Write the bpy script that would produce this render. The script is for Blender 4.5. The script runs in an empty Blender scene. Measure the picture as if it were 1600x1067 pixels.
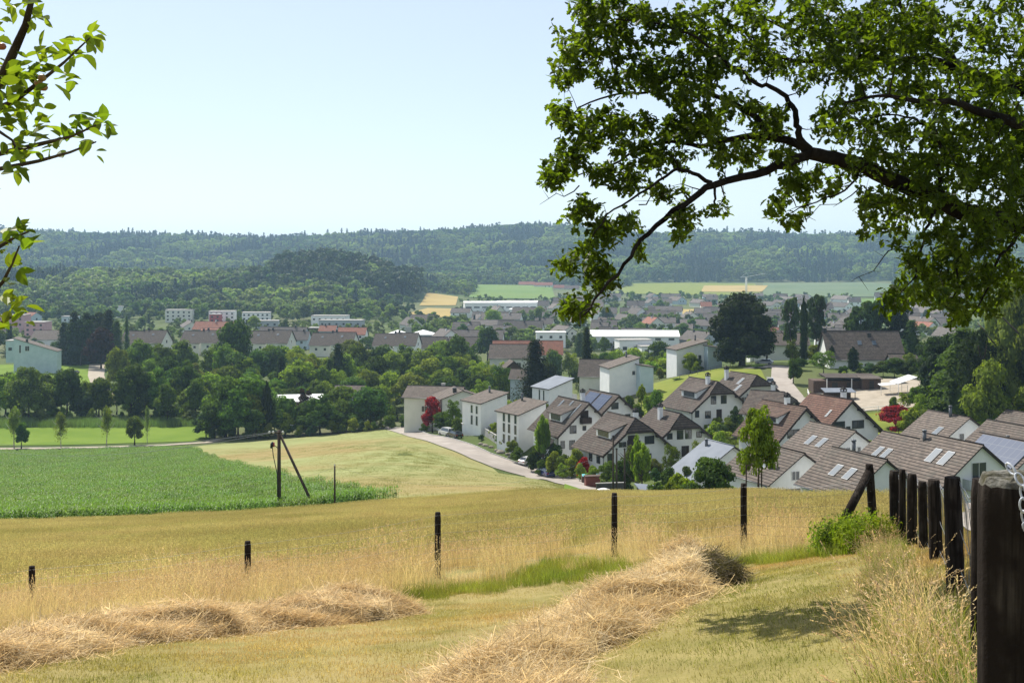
import bpy, math, random
import numpy as np
from mathutils import Vector, Matrix, geometry
rnd = random.Random(7); R = np.random.RandomState(11)
pi = math.pi
S = bpy.context.scene; COL = S.collection
# ---------------------------------------------------------------- camera, sky, sun, exposure
F = 1800.0; HZ = 410.0            # focal length and horizon row of the 1600x1067 photograph
cd = bpy.data.cameras.new('camera'); cam = bpy.data.objects.new('camera', cd); COL.objects.link(cam)
cd.sensor_width = 36; cd.lens = 36*F/1600; cd.shift_y = -(533.5-HZ)/1600
cd.clip_start = .1; cd.clip_end = 30000
cam.location = (0, 0, 0); cam.rotation_euler = (pi/2, 0, 0); S.camera = cam
SUN_EL, SUN_AZ = math.radians(51), math.radians(-32)   # azimuth from +Y (view direction), negative = left
w = bpy.data.worlds.new('World'); S.world = w; w.use_nodes = True
nt = w.node_tree; bg = nt.nodes['Background']; sk = nt.nodes.new('ShaderNodeTexSky')
sk.sky_type = 'NISHITA'; sk.sun_disc = False; sk.sun_elevation = SUN_EL; sk.sun_rotation = SUN_AZ
sk.altitude = 450; sk.air_density = .9; sk.dust_density = .7; sk.ozone_density = 1.6
mx = nt.nodes.new('ShaderNodeMix'); mx.data_type = 'RGBA'; mx.inputs[0].default_value = .5; mx.inputs[7].default_value = (4.55, 4.66, 4.85, 1)   # thin high summer haze evens the sky out
nt.links.new(sk.outputs[0], mx.inputs[6]); nt.links.new(mx.outputs[2], bg.inputs[0]); bg.inputs[1].default_value = .12
sl = bpy.data.lights.new('sun', 'SUN'); sl.energy = 5.0; sl.angle = math.radians(.53); sl.color = (1, .95, .87)
sun = bpy.data.objects.new('sun', sl); COL.objects.link(sun)
sd = Vector((math.sin(SUN_AZ)*math.cos(SUN_EL), math.cos(SUN_AZ)*math.cos(SUN_EL), math.sin(SUN_EL)))
sun.rotation_euler = sd.to_track_quat('Z', 'Y').to_euler()
S.view_settings.view_transform = 'Standard'; S.view_settings.look = 'None'
S.view_settings.exposure = .55; S.view_settings.gamma = 1
S.render.engine = 'CYCLES'
S.cycles.use_denoising = True; S.cycles.max_bounces = 6; S.cycles.diffuse_bounces = 2; S.cycles.glossy_bounces = 2
S.cycles.transmission_bounces = 3; S.cycles.volume_bounces = 1; S.cycles.transparent_max_bounces = 4
S.cycles.use_adaptive_sampling = False
# ---------------------------------------------------------------- materials
MATS = {}
def newmat(n):
    m = bpy.data.materials.new(n); m.use_nodes = True; MATS[n] = m
    return m, m.node_tree, m.node_tree.nodes['Principled BSDF']
def N(nt, t, **k):
    n = nt.nodes.new(t)
    for a, b in k.items():
        if a.startswith('i_'): n.inputs[a[2:].replace('_', ' ')].default_value = b
        else: setattr(n, a, b)
    return n
def c4(c): return (c[0], c[1], c[2], 1)
def ramp(nt, src, stops):
    r = nt.nodes.new('ShaderNodeValToRGB'); cr = r.color_ramp
    while len(cr.elements) < len(stops): cr.elements.new(.5)
    for e, (p, c) in zip(cr.elements, stops): e.position = p; e.color = c4(c)
    nt.links.new(src, r.inputs[0]); return r.outputs[0]
def coord(nt, kind):
    if kind == 'world': return nt.nodes.new('ShaderNodeNewGeometry').outputs['Position']
    return nt.nodes.new('ShaderNodeTexCoord').outputs[kind]
def mix(nt, a, b, f, mode='MIX'):
    m = nt.nodes.new('ShaderNodeMix'); m.data_type = 'RGBA'; m.blend_type = mode
    for s, v in ((m.inputs[0], f), (m.inputs[6], a), (m.inputs[7], b)):
        if hasattr(v, 'is_linked') or isinstance(v, bpy.types.NodeSocket): nt.links.new(v, s)
        else: s.default_value = v if not isinstance(v, tuple) else c4(v)
    return m.outputs[2]
def noisef(nt, src, scale, detail=4, rough=.55, sc3=None):
    if sc3:
        mp = N(nt, 'ShaderNodeMapping'); mp.inputs['Scale'].default_value = sc3
        nt.links.new(src, mp.inputs[0]); src = mp.outputs[0]
    n = N(nt, 'ShaderNodeTexNoise'); n.inputs['Scale'].default_value = scale
    n.inputs['Detail'].default_value = detail; n.inputs['Roughness'].default_value = rough
    nt.links.new(src, n.inputs['Vector']); return n.outputs[0]
def simple(n, c, rough=.6, metal=0, spec=None):
    m, nt, b = newmat(n); b.inputs['Base Color'].default_value = c4(c); b.inputs['Roughness'].default_value = rough
    b.inputs['Metallic'].default_value = metal
    return m
def noisy(n, c1, c2, scale, rough=.8, kind='Object', bump=0, bscale=None, lo=.35, hi=.65, sc3=None, c3=None, s3=None):
    m, nt, b = newmat(n); co = coord(nt, kind)
    col = ramp(nt, noisef(nt, co, scale, sc3=sc3), [(lo, c1), (hi, c2)])
    if c3: 
        f = ramp(nt, noisef(nt, co, s3, 3), [(.45, (0, 0, 0)), (.62, (1, 1, 1))]); col = mix(nt, col, c3, f)
    nt.links.new(col, b.inputs['Base Color']); b.inputs['Roughness'].default_value = rough; b.inputs['Specular IOR Level'].default_value = .08 if rough > .84 else .3
    if bump:
        bp = N(nt, 'ShaderNodeBump'); bp.inputs['Strength'].default_value = 1; bp.inputs['Distance'].default_value = bump
        nt.links.new(noisef(nt, co, bscale or scale*3, 5, .65), bp.inputs['Height']); nt.links.new(bp.outputs[0], b.inputs['Normal'])
    return m
def leafy(n, c1, c2, scale=1.2, trans=.35, tcol=None, objcol=False, island=.35, rough=.55, big=None, bigc=None, objnoise=.25):
    """leaf / blade material: per-leaf tone, clump noise, some light through the leaf"""
    m, nt, b = newmat(n); out = nt.nodes['Material Output']; g = nt.nodes.new('ShaderNodeNewGeometry')
    oi = nt.nodes.new('ShaderNodeObjectInfo')
    col = ramp(nt, noisef(nt, g.outputs['Position'], scale, 3), [(.35, c1), (.65, c2)])
    if big: 
        f = ramp(nt, noisef(nt, g.outputs['Position'], big, 3), [(.42, (0, 0, 0)), (.6, (1, 1, 1))]); col = mix(nt, col, bigc, f)
    if objcol: col = mix(nt, col, oi.outputs['Color'], 1.0, 'MULTIPLY')
    h = N(nt, 'ShaderNodeHueSaturation')
    def rng(src, a, b_):
        r = N(nt, 'ShaderNodeMapRange'); r.inputs[3].default_value = a; r.inputs[4].default_value = b_; nt.links.new(src, r.inputs[0]); return r.outputs[0]
    v = N(nt, 'ShaderNodeMath', operation='MULTIPLY'); nt.links.new(rng(g.outputs['Random Per Island'], 1-island, 1+island), v.inputs[0])
    nt.links.new(rng(oi.outputs['Random'], 1-objnoise, 1+objnoise), v.inputs[1]); nt.links.new(v.outputs[0], h.inputs['Value'])
    nt.links.new(rng(oi.outputs['Random'], .485, .512), h.inputs['Hue'])
    nt.links.new(col, h.inputs['Color']); col = h.outputs[0]
    nt.links.new(col, b.inputs['Base Color']); b.inputs['Roughness'].default_value = rough
    b.inputs['Specular IOR Level'].default_value = .12
    t = N(nt, 'ShaderNodeBsdfTranslucent'); nt.links.new(mix(nt, col, tcol or (1.5, 1.7, .5), 1.0, 'MULTIPLY'), t.inputs[0])
    ms = N(nt, 'ShaderNodeMixShader'); ms.inputs[0].default_value = trans
    nt.links.new(b.outputs[0], ms.inputs[1]); nt.links.new(t.outputs[0], ms.inputs[2]); nt.links.new(ms.outputs[0], out.inputs[0])
    return m
def tiles(n, c1, c2, mortar, row=.34, colw=.3, streak=(.5, .5, .5), bump=.03):
    m, nt, b = newmat(n); uv = coord(nt, 'UV')
    sx = N(nt, 'ShaderNodeSeparateXYZ'); nt.links.new(uv, sx.inputs[0])
    md = N(nt, 'ShaderNodeMath', operation='MULTIPLY'); md.inputs[1].default_value = 1/row; nt.links.new(sx.outputs[1], md.inputs[0])
    fr = N(nt, 'ShaderNodeMath', operation='FRACT'); nt.links.new(md.outputs[0], fr.inputs[0])
    sn = N(nt, 'ShaderNodeVectorMath', operation='SNAP'); sn.inputs[1].default_value = (colw, row, 1); nt.links.new(uv, sn.inputs[0])
    wn = N(nt, 'ShaderNodeTexWhiteNoise'); nt.links.new(sn.outputs[0], wn.inputs[0])
    base = ramp(nt, wn.outputs[0], [(0, c1), (1, c2)]); ln = ramp(nt, fr.outputs[0], [(.0, (1, 1, 1)), (.2, (.9, .9, .9)), (.30, (0, 0, 0))]); stripe = mix(nt, base, mortar, ln)
    # dark course lines: the vertical joints are weaker than the courses
    f = ramp(nt, noisef(nt, uv, .7, 5, .7), [(.3, (.72, .72, .72)), (.7, (1.15, 1.12, 1.05))])
    oi = nt.nodes.new('ShaderNodeObjectInfo'); col = mix(nt, stripe, f, 1.0, 'MULTIPLY'); col = mix(nt, col, (.10, .105, .085), ramp(nt, noisef(nt, coord(nt, 'world'), .55, 6, .75), [(.5, (0, 0, 0)), (.75, (.45, .45, .45))]))
    nt.links.new(mix(nt, col, oi.outputs['Color'], 1.0, 'MULTIPLY'), b.inputs['Base Color']); b.inputs['Roughness'].default_value = .85; b.inputs['Specular IOR Level'].default_value = .2
    bp = N(nt, 'ShaderNodeBump'); bp.inputs['Distance'].default_value = bump; nt.links.new(fr.outputs[0], bp.inputs['Height']); nt.links.new(bp.outputs[0], b.inputs['Normal'])
    return m
T_BROWN = tiles('roof_tile_brown', (.125, .103, .088), (.185, .152, .130), (.020, .015, .013), row=.46, colw=.34)
T_DARK = tiles('roof_tile_dark', (.068, .053, .045), (.108, .085, .072), (.012, .009, .008), row=.46, colw=.34)
T_RED = tiles('roof_tile_red', (.27, .11, .075), (.33, .15, .10), (.06, .025, .02))
T_FAR = tiles('roof_tile_far', (.135, .118, .107), (.17, .15, .138), (.07, .06, .055), row=.8, colw=1.5)
M_WHITE = noisy('stucco_white', (.74, .75, .73), (.82, .82, .79), .6, .85, bump=.004, bscale=30)
M_CREAM = noisy('stucco_cream', (.62, .63, .55), (.70, .70, .62), .5, .85)
M_GREY = noisy('stucco_grey', (.36, .39, .41), (.44, .46, .47), .5, .85)
M_PINK = noisy('stucco_pink', (.50, .30, .31), (.58, .36, .36), .5, .85)
M_BLUE = noisy('stucco_blue', (.42, .52, .55), (.50, .59, .62), .5, .85)
M_REDW = noisy('stucco_red', (.40, .08, .09), (.46, .11, .11), .5, .85)
M_WOODD = noisy('timber_dark', (.022, .014, .011), (.05, .032, .025), 3, .7)
M_SHED = noisy('timber_shed', (.06, .035, .025), (.11, .07, .05), 4, .8)
M_CONC = noisy('concrete', (.30, .29, .27), (.42, .41, .38), 1.5, .9, bump=.01, bscale=12)
M_FRAME = simple('window_frame_white', (.7, .7, .68), .4)
M_FRAMED = simple('window_frame_dark', (.03, .022, .018), .5)
M_METAL = simple('sheet_metal', (.12, .125, .13), .5, .6)
M_METALR = noisy('metal_roof', (.16, .18, .21), (.20, .22, .25), .4, .7)
M_METALR.node_tree.nodes['Principled BSDF'].inputs['Specular IOR Level'].default_value = .12
M_WROOF = noisy('roof_white', (.72, .72, .70), (.82, .81, .78), .2, .7)
M_GRAVR = noisy('roof_gravel', (.30, .29, .27), (.40, .38, .35), .5, .9)
def glassm(n, c, r=.08):
    m = simple(n, c, r); m.node_tree.nodes['Principled BSDF'].inputs['Specular IOR Level'].default_value = .8; return m
M_GLASS = glassm('window_glass', (.035, .042, .05)); M_SOLAR = None
m, nt_, b = newmat('solar_panel'); M_SOLAR = m
br = N(nt_, 'ShaderNodeTexBrick'); br.offset = 0; nt_.links.new(coord(nt_, 'UV'), br.inputs['Vector'])
br.inputs['Scale'].default_value = 1; br.inputs['Brick Width'].default_value = 1.0; br.inputs['Row Height'].default_value = 1.6
br.inputs['Mortar Size'].default_value = .03; br.inputs['Color1'].default_value = (.05, .07, .12, 1); br.inputs['Color2'].default_value = (.06, .08, .13, 1)
br.inputs['Mortar'].default_value = (.12, .14, .17, 1); nt_.links.new(br.outputs[0], b.inputs['Base Color']); b.inputs['Roughness'].default_value = .35; b.inputs['Specular IOR Level'].default_value = .06
M_BARK = noisy('bark', (.035, .027, .02), (.085, .068, .05), 6, .95, bump=.02, bscale=25, sc3=(1, 1, .25))
M_BARKD = noisy('oak_bark', (.009, .007, .006), (.028, .023, .018), 6, .95, bump=.02, bscale=25, sc3=(1, 1, .25))
M_BARKL = noisy('birch_bark', (.45, .43, .38), (.12, .11, .10), 5, .9, sc3=(1, 1, 3))
M_POST = noisy('weathered_post', (.011, .0085, .007), (.062, .051, .042), 48, .95, bump=.006, bscale=34, sc3=(1, 1, .05), c3=(.016, .012, .010), s3=5, lo=.38, hi=.72)
M_POSTTOP = noisy('post_end_lichen', (.10, .095, .08), (.27, .26, .23), 40, .95, bump=.012, bscale=60, c3=(.06, .055, .03), s3=11)
M_POLE = noisy('pole_wood', (.05, .038, .03), (.10, .078, .06), 5, .9, sc3=(1, 1, .1))
M_WIRE = simple('galvanised_wire', (.22, .22, .22), .45, .6)
M_CHAIN = noisy('chain_steel', (.30, .32, .35), (.55, .58, .62), 60, .35)
M_CABLE = simple('power_cable', (.20, .20, .20), .5)
M_BLACK = simple('black_plastic', (.012, .012, .013), .4)
M_FENCEW = simple('fence_white', (.75, .75, .72), .6)
M_AWN = noisy('awning_fabric', (.60, .60, .58), (.70, .70, .68), 1, .7)
L_TREE = leafy('foliage', (.75, .78, .70), (1.15, 1.12, 1.1), .35, .38, objcol=True, island=.45, tcol=(1.7, 1.7, .5), rough=.8)
L_WOOD = leafy('wood_broadleaf', (.040, .074, .018), (.10, .155, .036), .010, .35, island=.3, big=.005, bigc=(.19, .235, .06), objnoise=.5)
L_CONI = leafy('wood_conifer', (.014, .034, .018), (.026, .054, .024), .02, .1, island=.3, objnoise=.4)
L_OAK = leafy('oak_leaves', (.016, .030, .005), (.034, .056, .008), 1.3, .45, tcol=(5.8, 5.0, .9), island=.4, rough=.45)
L_APPLE = leafy('apple_leaves', (.07, .125, .018), (.13, .18, .03), 3, .5, tcol=(2.6, 2.5, .5), island=.35, rough=.45)
# grounds
G_LAND = noisy('land', (.055, .085, .022), (.095, .12, .035), .02, .95, 'world', .15, .4, c3=(.12, .125, .06), s3=.006)
G_MOWN = noisy('mown_meadow', (.17, .155, .045), (.31, .255, .10), 1.1, .95, 'world', .02, 25, c3=(.30, .24, .10), s3=.5)
G_ROUGH = noisy('rough_grass', (.16, .17, .05), (.30, .24, .11), .8, .95, 'world', .03, 20)
G_BARLEY = noisy('barley_ground', (.20, .15, .045), (.27, .21, .065), 2, .95, 'world', .05, 6)
G_PALE = noisy('stubble_field', (.225, .245, .095), (.27, .28, .115), .05, .95, 'world', .05, 2.5, c3=(.27, .21, .085), s3=.016, sc3=(1, 2.2, 1))
G_GREEN = noisy('green_field', (.105, .17, .016), (.14, .205, .024), .08, .95, 'world', .06, 3)
G_LAWN = noisy('lawn_grass', (.135, .17, .026), (.185, .205, .04), .12, .95, 'world', .05, 2)
G_SOIL = noisy('corn_soil', (.05, .075, .022), (.07, .10, .03), 1, .95, 'world')
G_GOLD = noisy('golden_field', (.31, .235, .085), (.37, .28, .105), .02, .95, 'world')
G_FGRN = noisy('far_green_field', (.10, .17, .035), (.14, .20, .05), .01, .95, 'world')
G_ROAD = noisy('asphalt', (.30, .265, .23), (.37, .33, .29), .5, .92, 'world', .006, 30, c3=(.27, .24, .21), s3=.12)
G_KERB = noisy('kerb_stone', (.36, .35, .33), (.45, .44, .41), 2, .9)
G_PATH = noisy('gravel_path', (.30, .26, .20), (.38, .33, .26), .6, .95, 'world', .01, 20)
# ---------------------------------------------------------------- helpers
def tag(o, label=None, cat=None, group=None, kind=None):
    if label: o['label'] = label
    if cat: o['category'] = cat
    if group: o['group'] = group
    if kind: o['kind'] = kind
    return o
def link(n, me, parent=None, loc=None):
    o = bpy.data.objects.new(n, me); COL.objects.link(o)
    if parent: o.parent = parent
    if loc is not None: o.location = loc
    return o
def empty(n, loc, rz=0, label=None, cat=None, group=None, scale=None):
    o = bpy.data.objects.new(n, None); COL.objects.link(o); o.location = loc; o.rotation_euler = (0, 0, rz)
    o.empty_display_size = .3
    if scale: o.scale = scale
    return tag(o, label, cat, group)
def meshq(n, V, Q, mats, mi=None, smooth=False):
    """mesh from numpy arrays; Q is (m,k) faces"""
    me = bpy.data.meshes.new(n); V = np.asarray(V, np.float32); Q = np.asarray(Q, np.int32); m, k = Q.shape
    me.vertices.add(len(V)); me.vertices.foreach_set('co', V.ravel())
    me.loops.add(m*k); me.loops.foreach_set('vertex_index', Q.ravel())
    me.polygons.add(m); me.polygons.foreach_set('loop_start', np.arange(0, m*k, k, dtype=np.int32))
    for x in (mats if isinstance(mats, (list, tuple)) else [mats]): me.materials.append(x)
    if mi is not None: me.polygons.foreach_set('material_index', np.asarray(mi, np.int32))
    if smooth: me.polygons.foreach_set('use_smooth', np.ones(m, bool))
    me.update(calc_edges=True); return me
class MB:
    def __init__(s): s.v = []; s.f = []; s.uv = []; s.m = []; s.sm = []
    def poly(s, pts, uv=None, m=0, sm=False):
        i = len(s.v); s.v += [tuple(p) for p in pts]; s.f.append(tuple(range(i, i+len(pts)))); s.uv.append(uv); s.m.append(m); s.sm.append(sm)
    def box(s, x0, x1, y0, y1, z0, z1, m=0):
        p = [(x0, y0, z0), (x1, y0, z0), (x1, y1, z0), (x0, y1, z0), (x0, y0, z1), (x1, y0, z1), (x1, y1, z1), (x0, y1, z1)]
        for f in ((3, 2, 1, 0), (4, 5, 6, 7), (0, 1, 5, 4), (1, 2, 6, 5), (2, 3, 7, 6), (3, 0, 4, 7)): s.poly([p[i] for i in f], m=m)
    def slab(s, poly, t, m=0, me=None):
        P = [Vector(p) for p in poly]; n = (P[1]-P[0]).cross(P[2]-P[0]).normalized()
        if n.z < 0: P.reverse(); n = -n
        u = Vector((-n.y, n.x, 0)); u = u.normalized() if u.length > 1e-4 else Vector((1, 0, 0)); v = n.cross(u)
        s.poly(P, [(p.dot(u), p.dot(v)) for p in P], m)
        B = [p-Vector((0, 0, t)) for p in P]; me = m if me is None else me
        s.poly(B[::-1], None, me)
        for i in range(len(P)):
            j = (i+1) % len(P); s.poly([P[i], B[i], B[j], P[j]], None, me)
    def tube(s, pts, rad, n=6, m=0, cap=True):
        pts = [Vector(p) for p in pts]; k = len(pts); rad = rad if hasattr(rad, '__len__') else [rad]*k
        base = len(s.v); d = (pts[1]-pts[0]).normalized(); a = d.orthogonal().normalized()
        for i in range(k):
            d = (pts[min(i+1, k-1)]-pts[max(i-1, 0)]).normalized(); a = (a-d*a.dot(d))
            a = a.normalized() if a.length > 1e-6 else d.orthogonal().normalized(); b = d.cross(a)
            for j in range(n):
                t = 2*pi*j/n; s.v.append(tuple(pts[i]+(a*math.cos(t)+b*math.sin(t))*rad[i]))
        for i in range(k-1):
            for j in range(n):
                q = base+i*n+j; r = base+i*n+(j+1) % n; s.f.append((q, r, r+n, q+n)); s.uv.append(None); s.m.append(m); s.sm.append(True)
        if cap:
            for f in (tuple(base+j for j in range(n))[::-1], tuple(base+(k-1)*n+j for j in range(n))): s.f.append(f); s.uv.append(None); s.m.append(m); s.sm.append(False)
    def mesh(s, n, mats):
        me = bpy.data.meshes.new(n); me.from_pydata(s.v, [], s.f)
        for x in (mats if isinstance(mats, (list, tuple)) else [mats]): me.materials.append(x)
        me.polygons.foreach_set('material_index', s.m); me.polygons.foreach_set('use_smooth', s.sm)
        if any(u is not None for u in s.uv):
            L = me.uv_layers.new(name='UVMap'); d = []
            for f, u in zip(s.f, s.uv): d += [c for p in (u or [(0, 0)]*len(f)) for c in p]
            L.data.foreach_set('uv', d)
        me.update(); return me
    def build(s, n, mats, parent=None, loc=None): return link(n, s.mesh(n, mats), parent, loc)
# ---------------------------------------------------------------- terrain
PX = np.array([-400, 0, 400, 620, 850, 1000, 1200, 1400, 1600, 2000], float)
def zz(Y, *py): return [-(p-HZ)/F*Y for p in py]
TAB = [
 (3, zz(3, 1500, 1500, 1500, 1500, 1500, 1480, 1450, 1430, 1400, 1380)),
 (12, zz(12, 985, 985, 982, 980, 975, 965, 950, 925, 905, 880)),
 (19, zz(19, 965, 952, 925, 908, 884, 868, 856, 840, 815, 790)),
 (30, zz(30, 905, 895, 872, 860, 838, 824, 812, 800, 795, 790)),
 (45, zz(45, 868, 858, 838, 828, 808, 799, 789, 784, 790, 790)),
 (60, zz(60, 845, 836, 820, 808, 790, 783, 777, 790, 805, 815)),
 (80, zz(80, 830, 820, 806, 793, 775, 776, 790, 805, 818, 822)),
 (100, [-22.6, -22, -21.4, -20.3, -19.9, -20.9, -22.2, -23.0, -23, -23]),
 (130, [-27.2, -26.9, -25.4, -24.4, -25.3, -27.5, -29.0, -29.0, -29, -29]),
 (170, [-33, -32.8, -30.7, -29.5, -32.1, -33.6, -31.5, -30.0, -29.5, -29]),
 (200, [-37, -36.9, -34.7, -32.9, -36.8, -35.2, -32.0, -29.8, -28.5, -28]),
 (240, [-42, -41.6, -39.7, -37.3, -35.5, -33.5, -30.5, -27.4, -26.5, -26]),
 (285, [-46, -45.9, -44.8, -41.6, -37, -31, -26.2, -26, -25.5, -25]),
 (320, [-46.3, -46.2, -46.2, -45, -39, -33.5, -27.5, -27, -26, -25]),
 (370, [-46.3, -46.2, -46.3, -46.2, -42.5, -37.5, -32, -31, -30, -28]),
 (460, [-46.3, -46.3, -46.3, -46.3, -45.5, -44, -42, -41, -40, -38]),
 (700, [-46]*10), (1100, [-46]*10),
 (1300, [-38, -38, -38, -45, -45, -46, -46, -46, -46, -46]),
 (1500, [-28, -27, -29, -42, -43.5, -45.5, -45.5, -45, -45, -44]),
 (1700, [-34, -34, -35, -38, -42, -44.5, -44.5, -43.5, -43, -42]),
 (2100, [-30, -30, -32, -32, -33, -37, -36, -35, -34, -32]),
 (2500, [18, 20, 10, 16, 22, 8, 4, 2, 2, 8]),
 (3000, [60, 62, 44, 58, 76, 58, 54, 53, 51, 55]),
 (3500, [70, 72, 52, 64, 78, 60, 56, 54, 52, 58]),
 (5000, [30]*10), (9000, [20]*10)]
def pchip(x, y, xq):
    x = np.asarray(x, float); y = np.asarray(y, float); h = np.diff(x); d = np.diff(y)/h; m = np.zeros_like(y)
    for i in range(1, len(x)-1):
        if d[i-1]*d[i] > 0:
            w1 = 2*h[i]+h[i-1]; w2 = h[i]+2*h[i-1]; m[i] = (w1+w2)/(w1/d[i-1]+w2/d[i])
    m[0] = d[0]; m[-1] = d[-1]
    k = np.clip(np.searchsorted(x, xq)-1, 0, len(x)-2); t = np.clip((xq-x[k])/h[k], 0, 1)
    return (2*t**3-3*t**2+1)*y[k]+(t**3-2*t**2+t)*h[k]*m[k]+(-2*t**3+3*t**2)*y[k+1]+(t**3-t**2)*h[k]*m[k+1]
YG = np.exp(np.linspace(math.log(3), math.log(9000), 420)); UG = np.linspace(-400, 2000, 121)
ty = np.array([t[0] for t in TAB], float); tz = np.array([t[1] for t in TAB])
A_ = np.array([pchip(ty, tz[:, i], YG) for i in range(len(PX))])
ZG = np.array([pchip(PX, A_[:, j], UG) for j in range(len(YG))]).T
def zt(X, Y):
    X = np.asarray(X, float); Y = np.asarray(Y, float); Yc = np.maximum(Y, 3.0)
    u = np.clip((X/Yc*F+800-UG[0])/(UG[1]-UG[0]), 0, len(UG)-1.001)
    v = np.clip((np.log(Yc)-math.log(3))/(math.log(9000)-math.log(3))*(len(YG)-1), 0, len(YG)-1.001)
    i = u.astype(int); j = v.astype(int); a = u-i; b = v-j
    z = (ZG[i, j]*(1-a)+ZG[i+1, j]*a)*(1-b)+(ZG[i, j+1]*(1-a)+ZG[i+1, j+1]*a)*b
    Xs = np.minimum(np.log1p(np.exp(np.clip(X*1.5, -20, 20)))/1.5, 7)
    zn = -1.65-.12*Y-.005*Y*np.abs(Y)*(Y > 0)+.2*Xs
    k = np.clip((Y-11)/9, 0, 1); k = k*k*(3-2*k); z = zn*(1-k)+z*k
    S3 = lambda t: np.clip(t, 0, 1)**2*(3-2*np.clip(t, 0, 1)); d = X-np.interp(Y, [134, 147, 158, 199, 205, 216, 232.5, 253.5, 294, 313], [24, 18.5, 15.5, 8.8, 4.1, -4.1, -10.5, -18, -26.8, -33.8])
    z = z+2.6*S3((d-3)/8)*S3((Y-165)/30)*S3((318-Y)/20)*(1-S3((d-22)/25))*(1-S3((X-6)/12))
    # wooded mound in front of the far hill, and gentle unevenness
    z = z+28*np.exp(-((X+215)/95.0)**2-((Y-1380)/110.0)**2)
    z = z+.03*np.sin(X*.9+1)*np.sin(Y*.7)*np.clip(Y/10, 0, 1)*np.clip((90-Y)/40, 0, 1)
    z = z+4*np.sin(X*.013+.5)*np.sin(Y*.011)*np.clip((Y-2000)/500, 0, 1)
    return z
def z1(x, y): return float(zt(np.array([x]), np.array([y]))[0])
def at(px, Y, dz=0): x = (px-800)/F*Y; return Vector((x, Y, z1(x, Y)+dz))
def W3(px, py, Y): return Vector(((px-800)/F*Y, Y, -(py-HZ)/F*Y))
rowsY = np.concatenate([np.arange(-40, 3, 1.0), np.arange(3, 30, .5), np.exp(np.linspace(math.log(30), math.log(9000), 330))])
wu = np.linspace(-1, 1, 260); wu = np.sign(wu)*(np.abs(wu)**1.35)
gx = wu[None, :]*np.maximum(rowsY, 30)[:, None]*1.05; gy = np.repeat(rowsY[:, None], 260, 1)
gz = zt(gx, gy); nr, nc = gx.shape
idx = np.arange(nr*nc).reshape(nr, nc)
Q = np.stack([idx[:-1, :-1], idx[:-1, 1:], idx[1:, 1:], idx[1:, :-1]], -1).reshape(-1, 4)
tag(link('ground', meshq('ground', np.stack([gx, gy, gz], -1).reshape(-1, 3), Q, G_LAND, smooth=True)), kind='structure')
def ray(px, py):
    """ground point seen at a pixel of the photograph"""
    Y = 60.0; u = (px-800)/F
    while Y < 2500 and HZ-z1(u*Y, Y)*F/Y > py: Y += .5
    return (u*Y, Y)
def rayn(px, py):
    Y = 3.5; u = (px-800)/F
    while Y < 40 and HZ-z1(u*Y, Y)*F/Y > py: Y += .05
    return (u*Y, Y)
def inpoly(P, x, y):
    P = np.asarray(P, float); ins = np.zeros(len(x), bool); n = len(P)
    for i in range(n):
        x0, y0 = P[i]; x1, y1 = P[(i+1) % n]
        c = ((y0 > y) != (y1 > y)) & (x < (x1-x0)*(y-y0)/((y1-y0) or 1e-9)+x0); ins ^= c
    return ins
def gp(px, Y): return ((px-800)/F*Y, Y)
def resample(P, sp, closed=True):
    out = []; n = len(P)
    for i in range(n if closed else n-1):
        a = P[i]; b = P[(i+1) % n]; d = math.hypot(b[0]-a[0], b[1]-a[1]); k = max(1, int(d/sp))
        out += [(a[0]+(b[0]-a[0])*j/k, a[1]+(b[1]-a[1])*j/k) for j in range(k)]
    if not closed: out.append(P[-1])
    return out
def drape(name, P, sp, off, mat, kind='structure'):
    B = resample(P, sp); P_ = np.array(B); x0, y0 = P_.min(0); x1, y1 = P_.max(0)
    X, Y = np.meshgrid(np.arange(x0+sp/2, x1, sp), np.arange(y0+sp/2, y1, sp)); X = X.ravel(); Y = Y.ravel()
    X = X+R.uniform(-.1, .1, len(X))*sp; k = inpoly(B, X, Y); pts = [Vector(b) for b in B]+[Vector((a, b)) for a, b in zip(X[k], Y[k])]
    n = len(B); v, e, f, *_ = geometry.delaunay_2d_cdt(pts, [(i, (i+1) % n) for i in range(n)], [], 1, 1e-5)
    vx = np.array([p.x for p in v]); vy = np.array([p.y for p in v]); vz = zt(vx, vy)+off
    me = bpy.data.meshes.new(name); me.from_pydata(list(zip(vx, vy, vz)), [], [tuple(q) if True else q for q in f]); me.materials.append(mat)
    me.polygons.foreach_set('use_smooth', [True]*len(me.polygons)); me.update()
    if len(me.polygons) and me.polygons[0].normal.z < 0: me.flip_normals()
    return tag(link(name, me), kind=kind)
def strip(name, C, wd, off, mat, sp=3, kind='structure'):
    C = resample(C, sp, False); n = len(C); V = []; Q = []
    for i in range(n):
        a = C[max(i-1, 0)]; b = C[min(i+1, n-1)]; d = math.hypot(b[0]-a[0], b[1]-a[1]); nx, ny = (b[1]-a[1])/d, -(b[0]-a[0])/d
        ww = wd(i/(n-1)) if callable(wd) else wd
        for t in (-.5, -.17, .17, .5): x = C[i][0]+nx*ww*t; y = C[i][1]+ny*ww*t; V.append((x, y, z1(x, y)+off))
    for i in range(n-1):
        for j in range(3): a = i*4+j; Q.append((a, a+1, a+5, a+4))
    return tag(link(name, meshq(name, V, Q, mat, smooth=True)), kind=kind)
EDGE_B = [gp(-300, 78), gp(0, 78), gp(200, 80), gp(400, 84), gp(620, 88), gp(760, 86), gp(900, 84), gp(1000, 72), gp(1120, 64), gp(1260, 50), gp(1380, 36)]
BARLEY = [(-26, 20.2)]+[(-60, 40), (-75, 60)]+EDGE_B+[(9.5, 26), (6.2, 20.5), (3.5, 20.0), (0, 21.6)]
drape('barley_field', BARLEY, 2.5, .03, G_BARLEY)
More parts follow.
